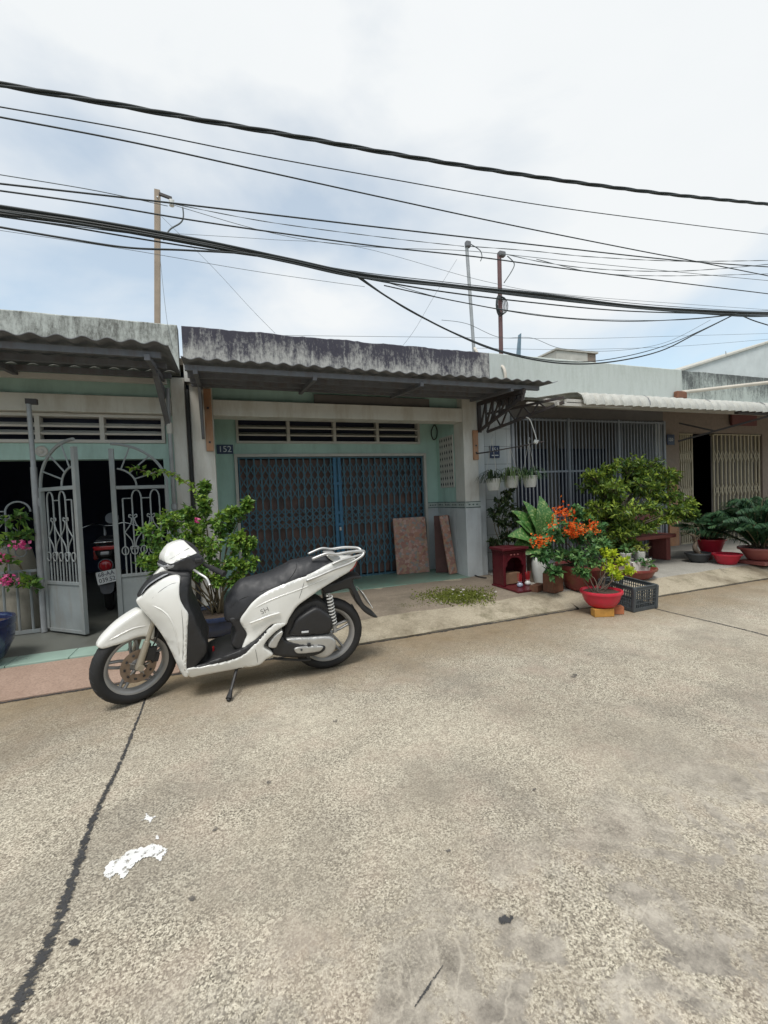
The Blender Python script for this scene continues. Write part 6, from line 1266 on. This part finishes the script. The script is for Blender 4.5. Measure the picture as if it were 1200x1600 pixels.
# ---- grey crate
CO = onZ(990,957); cr_ = thing('plastic_crate', 'empty dark grey plastic mesh crate at the road edge', 'crate', (CO.x,CO.y,0.003), (math.radians(4),0,math.radians(2)))
cw, cd, chh = 0.335, 0.43, 0.255
def crate_side(name, L_, M4, nv):
    mb = MB(); t = 0.008
    for i in range(nv+1): x = L_*i/nv; mb.box((max(0,x-0.0035),-t/2,0.03), (min(L_,x+0.0035),t/2,chh-0.03), M4)
    for z in (0.0,): mb.box((0,-t*0.8,z), (L_,t*0.8,z+0.035), M4)
    mb.box((0,-t*0.8,chh-0.035), (L_,t*0.8,chh-0.002), M4); mb.box((0,-t*1.5,chh-0.002), (L_,t*1.5,chh+0.006), M4)
    for z in (0.075, 0.115, 0.150, 0.19): mb.box((0,-t*0.62,z), (L_,t*0.62,z+0.006), M4)
    return mb.build(name, M['crate'], cr_)
crate_side('side_wall', cw, ID, 13); crate_side('side_wall', cw, Matrix.Translation((0,cd,0)), 13)
crate_side('side_wall', cd, Matrix.Rotation(math.radians(90), 4, 'Z'), 16); crate_side('side_wall', cd, Matrix.Translation((cw,0,0)) @ Matrix.Rotation(math.radians(90), 4, 'Z'), 16)
for x in (0.0, cw):
    for y in (0.0, cd): MB().cbox((x,y,chh/2+0.001), (0.034,0.034,chh)).build('corner_post', M['crate'], cr_, bevel=0.008)
bt = MB()
for i in range(12): bt.box((0.01,cd*i/12+0.012,0.006), (cw-0.01,cd*i/12+0.026,0.014))
for i in range(9): bt.box((cw*i/9+0.012,0.01,0.008), (cw*i/9+0.026,cd-0.01,0.016))
bt.build('bottom_mesh', M['crate'], cr_)
# ---- basin of white pots behind the crate
BS = onZ(985,902,0.12)+Vector((0,0,0.004)); bsn = pot('plastic_basin', 'shallow maroon red basin holding white pots behind the crate', BS, [(0.22,0),(0.25,0.02),(0.29,0.10),(0.30,0.125)], M['maroonplastic'], 'basin', 0.06, rim=0.025)
st_ = thing('foam_box', 'torn white foam box sitting in the maroon red basin', 'box', BS+Vector((0.06,-0.02,0.075))); 
mb = MB(); mb.prism([(-0.13,0),(0.13,0),(0.17,0.17),(0.15,0.15),(0.10,0.16),(0.02,0.145),(-0.08,0.155),(-0.17,0.14)], lambda q: (q[0],-0.11,q[1]), lambda q: (q[0],-0.085,q[1])); mb.build('box_side', M['styro'], st_)
MB().box((-0.15,0.09,0.0), (0.15,0.115,0.15)).build('box_side', M['styro'], st_); MB().box((0.125,-0.084,0.0), (0.15,0.089,0.16)).build('box_side', M['styro'], st_); MB().box((-0.15,-0.084,0.0), (-0.125,0.089,0.145)).build('box_side', M['styro'], st_)
MB().box((-0.124,-0.084,0.0), (0.124,0.089,0.12)).build('soil', M['soil'], st_)
for k, (px, lb) in enumerate(((978,'white pot with leafy seedling in the foam box'),(1000,'squat white pot with dry plant in the foam box'))):
    q = rel(px, 882, BS.y+0.0, Vector()); po = pot('small_pot', lb, (q.x,BS.y,BS.z+0.195), [(0.045,0),(0.055,0.02),(0.068,0.12),(0.07,0.13)], M['whitepot'], 'pot', 0.11)
    sh_ = thing('seedling', ['young broad leaved seedling in the white pot','dry straggly ochre plant in the squat white pot'][k], 'plant', po.location+Vector((0,0,0.11)))
    shrub(sh_, (0,0,0), [((0.0,-0.02,0.08),.07),((-0.05,-0.02,0.06),.06),((0.05,-0.03,0.05),.05)], R_, (0.07,0.045), 14, 4, 'ixora' if k == 0 else 'moss', 0.7, 0.004)
hl = thing('creeping_plant', 'green leaves trailing over the edge of the foam box', 'plant', st_.location+Vector((0,-0.10,0.12)))
shrub(hl, (0,0,0), [((0.02,-0.05,0.0),.06),((0.08,-0.06,-0.03),.05),((-0.08,-0.05,0.0),.06)], R_, (0.075,0.04), 14, 4, 'ixora', 0.5, 0.004)
# ---- bushy potted tree
BT = Vector((5.28, 4.60, 0.127)); btp = pot('plant_pot', 'dark pot at the foot of the bushy tree by the bench', BT, [(0.17,0),(0.20,0.03),(0.24,0.20),(0.25,0.24)], M['greypot'], 'pot', 0.21, rim=0.03)
bt_ = thing('potted_tree', 'bushy layered tree with glossy yellow green leaves before the grille', 'tree', BT+Vector((0,0,0.21)))
tr = MB()
for k in range(7):
    a = k*0.9; tr.tube(catmull([Vector((0.05*math.cos(a),0.05*math.sin(a),0)), Vector((0.035*math.cos(a+0.8),0.035*math.sin(a+0.8),0.18)), Vector((0.05*math.cos(a+1.5),0.05*math.sin(a+1.5),0.36)), Vector((0.16*math.cos(a+1.6),0.12*math.sin(a+1.6),0.58))], 5), [0.038-0.0014*i for i in range(16)], 7)
tr.build('trunk', M['bark'], bt_, smooth=True)
cl_ = []
for (px, py, dy, rx, rz) in [(985,726,0,.22,.10),(950,732,.1,.20,.10),(1015,728,.05,.20,.09),(925,760,.05,.20,.10),(960,765,-.2,.24,.10),(1000,758,-.1,.22,.10),(1035,740,.05,.18,.08),(1045,775,0,.20,.09),(1075,790,.0,.16,.08),(1055,800,-.1,.22,.09),(1015,795,-.25,.24,.10),(975,800,-.3,.24,.10),(935,795,-.1,.22,.10),(908,805,.05,.14,.08),(930,830,0,.18,.09),(965,835,-.2,.22,.09),(1000,828,-.2,.20,.07),(1045,812,-.1,.14,.05),(1080,805,.05,.12,.06),(985,855,-.1,.16,.07),(950,855,.1,.16,.07)]:
    cl_.append((tuple(rel(px, py, BT.y+dy, bt_.location)), (rx*1.05, rx*1.05, rz*1.5)))
for k in range(16):
    a = R_.uniform(0, 6.28); q = math.sqrt(R_.random()); cl_.append((tuple(rel(990+78*q*math.cos(a), 782-62*q*math.sin(a), BT.y+R_.uniform(-0.15, 0.3), bt_.location)), (0.17,0.17,0.14)))
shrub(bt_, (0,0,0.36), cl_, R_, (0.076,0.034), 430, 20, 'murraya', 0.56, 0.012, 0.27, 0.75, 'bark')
# ---- granito bench
bn = thing('stone_bench', 'dusty red granito bench with backrest beyond the bushy tree', 'bench', (6.12,5.02,0.127))
MB().box((-0.55,-0.20,0.36), (0.58,0.18,0.42)).build('seat', M['bench'], bn, bevel=0.012)
MB().box((-0.50,0.20,0.52), (0.80,0.25,0.80)).build('backrest', M['bench'], bn, bevel=0.012)
for x in (-0.42, 0.42): MB().box((x,-0.15,0.0), (x+0.09,0.10,0.36)).build('leg', M['bench'], bn, bevel=0.008)
for x in (-0.35, 0.58): MB().prism([(0.19,0.0),(0.30,0.0),(0.26,0.60),(0.20,0.60)], lambda q: (x,q[0]+0.01 if q[1] > 0.5 else q[0],q[1]), lambda q: (x+0.09,q[0]+0.01 if q[1] > 0.5 else q[0],q[1])).build('back_support', M['bench'], bn, bevel=0.006)
# ---- pots before the cream gate
K = onZ(1091,878,0.127); bpk = pot('bonsai_bowl', 'shallow charcoal bowl with a crooked bonsai before the cream gate', K, [(0.09,0),(0.11,0.02),(0.155,0.10),(0.165,0.14)], M['greypot'], 'planter', 0.12, rim=0.02)
bz = thing('bonsai_tree', 'crooked dark bonsai in the charcoal bowl', 'tree', K+Vector((0,0,0.13)))
MB().tube(catmull([(0.0,0,0),(-0.07,0,0.09),(-0.02,0.02,0.18),(-0.10,0,0.27),(-0.20,-0.02,0.31)], 6), [0.038-0.0011*i for i in range(25)], 8).build('trunk', M['bark'], bz, smooth=True)
MB().tube(catmull([(-0.03,0.02,0.18),(0.05,0,0.28),(0.0,0,0.40)], 5), 0.012, 6).build('branch', M['bark'], bz, smooth=True)
shrub(bz, (-0.06,0,0.2), [((-0.28,0,0.32),(.13,.10,.05)),((-0.12,0,0.42),(.12,.10,.06)),((0.05,0,0.44),(.12,.10,.06)),((0.10,0,0.30),(.09,.08,.04))], R_, (0.04,0.02), 34, 7, 'dark', 0.5, 0.005)
q = onZ(1136,881,0.127); pot('plastic_bowl', 'empty bright red plastic bowl on the pavement by the palm', q, [(0.105,0),(0.115,0.01),(0.155,0.10),(0.170,0.15)], M['redplastic'], 'bowl', None, rim=0.02)
q2 = Vector((7.18, 4.62, 0.127))
brick('pale red brick block under the deep red palm tub', q2, (0,0,0), M['bench'], (0.24,0.20,0.12), False)
tub = pot('plant_tub', 'deep red plastic tub with dark palm behind the empty bowl', q2+Vector((0,0,0.122)), [(0.13,0),(0.14,0.02),(0.18,0.14),(0.195,0.19)], M['redplastic'], 'planter', 0.16, rim=0.02)
def palm(label, loc, fronds, R0, Lr, hgt, key='palm'):
    p_ = thing('palm_plant', label, 'palm', loc); lf = Leaves(); wood = MB(); r = R_
    for k in range(fronds):
        a = 2*math.pi*k/fronds+r.uniform(-0.3, 0.3); L_ = Lr*r.uniform(0.75, 1.1); el = r.uniform(0.35, 1.4); o2 = Vector((math.cos(a), math.sin(a), 0))
        P = [o2*R0*r.random()]
        for i in range(1, 9):
            u = i/8; P.append(o2*(R0*0.3+L_*math.cos(el)*u+L_*0.18*u*u)+Vector((0,0,hgt*math.sin(el)*u*(1.15-0.55*u*u))))
        wood.tube(P, [0.009-0.0008*i for i in range(9)], 5)
        Q = catmull(P, 10)
        for i in range(8, len(Q)-1):
            t = (Q[i+1]-Q[i]).normalized(); sd = t.cross(Vector((0,0,1))).normalized(); ll = L_*0.40*math.sin(math.pi*min(1, (i-5)/(len(Q)-6)*0.8+0.17))
            for s in (-1, 1):
                d = (sd*s*0.85+t*0.65+Vector((0,0,0.1))+rv(r)*0.1).normalized(); lv = min(1, max(0, r.gauss(0.45, 0.2)))
                lf.blade([Q[i], Q[i]+d*ll*0.4+Vector((0,0,0.01)), Q[i]+d*ll*0.75-Vector((0,0,0.01)), Q[i]+d*ll-Vector((0,0,0.07*ll/0.2))], 0.011, lv)
    wood.build('frond_stem', M['twig'], p_, smooth=True); lf.build('fronds', LEAF[key], p_, True); return p_
palm('dark feathery palm growing in the deep red tub', tub.location+Vector((0,0,0.16)), 20, 0.06, 0.55, 0.72)
TB = onZ(1188,880,0.127); 
brick('flat red granito block under the rose palm bowl', TB, (0,0,0), M['bench'], (0.42,0.34,0.05), False)
tbp = pot('plant_bowl', 'wide rose coloured bowl with a full palm at the pavement edge', TB+Vector((0,0,0.052)), [(0.13,0),(0.155,0.02),(0.225,0.13),(0.25,0.18)], M['rosebowl'], 'planter', 0.16, rim=0.025)
palm('full feathery palm in the wide rose coloured bowl', tbp.location+Vector((0,0,0.16)), 36, 0.12, 0.72, 1.15)
# ---- hanging pots on cords under the awning brackets
def hanging(label, px, py, Y, key, tone, top, kind):
    q = onY(px, py, Y); h = thing('hanging_pot', label, 'hanging pot', q, (0,0,R_.random()))
    MB().lathe([(0.068,-0.085),(0.075,-0.08),(0.078,-0.06),(0.082,-0.055),(0.102,0.06),(0.112,0.062),(0.114,0.08),(0.104,0.082),(0.095,0.06),(0.001,0.05)], 24).build('pot_body', M['whitepot'] if kind else M['ceramic'], h, smooth=45)
    tp = Vector((0, 0, onY(px, top, Y).z-q.z))
    for a in (0.4, 2.5, 4.6): MB().tube([(0.108*math.cos(a),0.108*math.sin(a),0.075), tp], 0.003, 4).build('cord', M['frame'], h)
    MB().tube(catmull([tp, tp+Vector((0.01,0,0.04)), tp+Vector((0.02,0,0.06)), tp+Vector((0.03,0,0.03))], 4), 0.005, 5).build('hook', M['galv'], h)
    lf = Leaves()
    for k in range(70):
        a = R_.uniform(0, 6.28); o2 = Vector((math.cos(a), math.sin(a), 0)); l_ = R_.uniform(0.14, 0.30); up = R_.uniform(0.03, 0.16)
        lf.blade([o2*0.03+Vector((0,0,0.05)), o2*l_*0.4+Vector((0,0,0.06+up)), o2*l_*0.8+Vector((0,0,0.05+up*0.8)), o2*l_*1.05+Vector((0,0,R_.uniform(-0.10, 0.05) if kind == 2 else 0.02))], 0.014, min(1, max(0, R_.gauss(tone, 0.2))))
    lf.build('leaves', LEAF[key], h, True); return h
hanging('white hanging pot with short grass on the longest cords', 828, 752, 5.0, 'palm', 0.75, 690, 0)
hanging('white hanging pot almost hidden by drooping strap leaves', 799, 753, 5.05, 'spider', 0.5, 700, 2)
hanging('dingy white hanging pot with dark foliage close to the pillar', 771, 757, 5.1, 'dark', 0.5, 685, 1)
rod = thing('hanging_rod', 'brown steel rod carrying the hanging pots along the tiled wall', 'rod', onY(765,706,5.0)); e = onY(850,690,5.0)-rod.location
MB().tube([(0,0,0), e], 0.010, 6).build('rod_bar', M['darksteel'], rod)
MB().bar((0,0,0), (0,0.56,0.02), 0.018, 0.018).build('wall_arm', M['darksteel'], rod); MB().bar(e, e+Vector((0,0.56,0.0)), 0.018, 0.018).build('wall_arm', M['darksteel'], rod)
rp = thing('rope', 'knotted white rope dangling from the dark bracket', 'rope', onY(822,652,4.7)); rl = [onY(a, b, 4.7)-rp.location for a, b in ((822,652),(828,656),(834,672),(838,686),(836,690),(841,688),(838,694))]
MB().tube(catmull(rl, 5), 0.007, 6).build('rope_cord', M['ceramic'], rp, smooth=True); MB().lathe([(0.001,-0.03),(0.018,-0.02),(0.022,0.0),(0.014,0.02),(0.001,0.03)], 8, Matrix.Translation(rl[4])).build('knot', M['ceramic'], rp, smooth=True)
# climbers in a white tub by the tiled wall
CLB = Vector((3.78,5.28,0.127)); pot('plant_tub', 'pale low tub behind the altar against the tiled wall', CLB, [(0.13,0),(0.15,0.02),(0.17,0.30),(0.18,0.36)], M['whitepot'], 'planter', 0.33)
cb = thing('climbing_plant', 'dark straggly climber against the white tiled wall below hanging pots', 'plant', CLB+Vector((0,0,0.33)))
shrub(cb, (0,0,0), [(tuple(rel(px, py, 5.2, cb.location)), rr) for px, py, rr in [(780,788,.11),(798,795,.13),(772,800,.08),(785,815,.10),(805,815,.14),(790,838,.12),(775,850,.10),(808,840,.13),(795,770,.10),(815,800,.12),(782,862,.09)]], R_, (0.07,0.042), 110, 9, 'dark', 0.45, 0.009)
# ---- boards leaning by the folding gate
def leaning(label, a, b, dz, lean, mats, thick, rotz, yaw=0):
    t = thing('leaning_board', label, 'board', a, (lean, 0, rotz)); return t
b0 = Vector((2.36,6.02,0.136)); t1 = thing('leaning_board', 'square marble chip table top leaning on the blue gate', 'board', b0, (math.radians(-7),0,math.radians(-4)))
MB().box((0,0,0), (0.53,0.03,0.86)).build('slab', M['mosaic'], t1, bevel=0.006); MB().box((0.01,0.031,0.01), (0.52,0.045,0.85)).build('backing', M['plywood'], t1)
b1 = Vector((2.93,5.86,0.136)); t2 = thing('leaning_board', 'dark red timber board leaning between the two marble chip slabs', 'board', b1, (math.radians(-6),0,math.radians(-28)))
MB().box((0,0,0), (0.30,0.03,0.87)).build('panel', M['plywood'], t2, bevel=0.005)
for x in (0.04, 0.16, 0.25): MB().box((x,-0.004,0.01), (x+0.03,-0.0005,0.86)).build('batten', M['plywood'], t2)
b2 = Vector((3.03,5.60,0.136)); t3 = thing('leaning_board', 'narrow marble chip slab edge leaning beside the pillar', 'board', b2, (math.radians(-6),math.radians(-5),math.radians(6)))
MB().box((0,0,0), (0.14,0.03,0.88)).build('slab', M['mosaic'], t3, bevel=0.005)
# ---- moss and pebbles on the pavement edge
ms = Leaves(); r = R_
def mosspt():
    while True:
        px, py = r.gauss(718, 28), r.gauss(931, 6)
        if 640 < px < 775 and 915 < py < 947: return onZ(px, py, 0.127)
for _ in range(3800):
    p = mosspt(); d = Vector((r.gauss(0,1), r.gauss(0,1), 0.7)); ms.leaf(p-Vector((0,0,0.004)), d, rv(r), r.uniform(0.014, 0.034), 0.013, min(1, max(0, r.gauss(0.45, 0.25))))
for _ in range(150):
    p = onZ(r.gauss(635, 12), r.gauss(947, 2), 0.115); d = Vector((r.gauss(0,.6), r.gauss(0,.6), 1)); ms.leaf(p, d, rv(r), 0.018, 0.01, r.random()*0.4)
mo = ms.build('moss', LEAF['moss'], None); tag(mo, 'patch of moss and low weeds on the cement beside the altar', 'moss', kind='stuff')
for k in range(12):
    p = mosspt(); s = r.uniform(0.008, 0.022); mb = MB(); bm = bmesh.new(); bmesh.ops.create_icosphere(bm, subdivisions=2, radius=s)
    for v in bm.verts: v.co *= 1+0.25*mnoise.noise(v.co*60+Vector((k*3,0,0))); v.co.z *= 0.6
    me = bpy.data.meshes.new('pebble'); bm.to_mesh(me); bm.free(); o = link('pebble', me, M['pebble'], None, True, loc=p+Vector((0,0,s*0.3-0.002))); tag(o, 'small pale pebble lying in the moss patch', 'pebble', 'pebbles in the moss')
cbl = MB().tube(catmull([onZ(726,893,0.145), onZ(735,896,0.142), onZ(748,901,0.14), onZ(760,903,0.14)], 6), 0.008, 6).build('cable_end', M['rubber'], None, smooth=True); tag(cbl, 'short black cable lying on the cement by the pillar foot', 'cable')
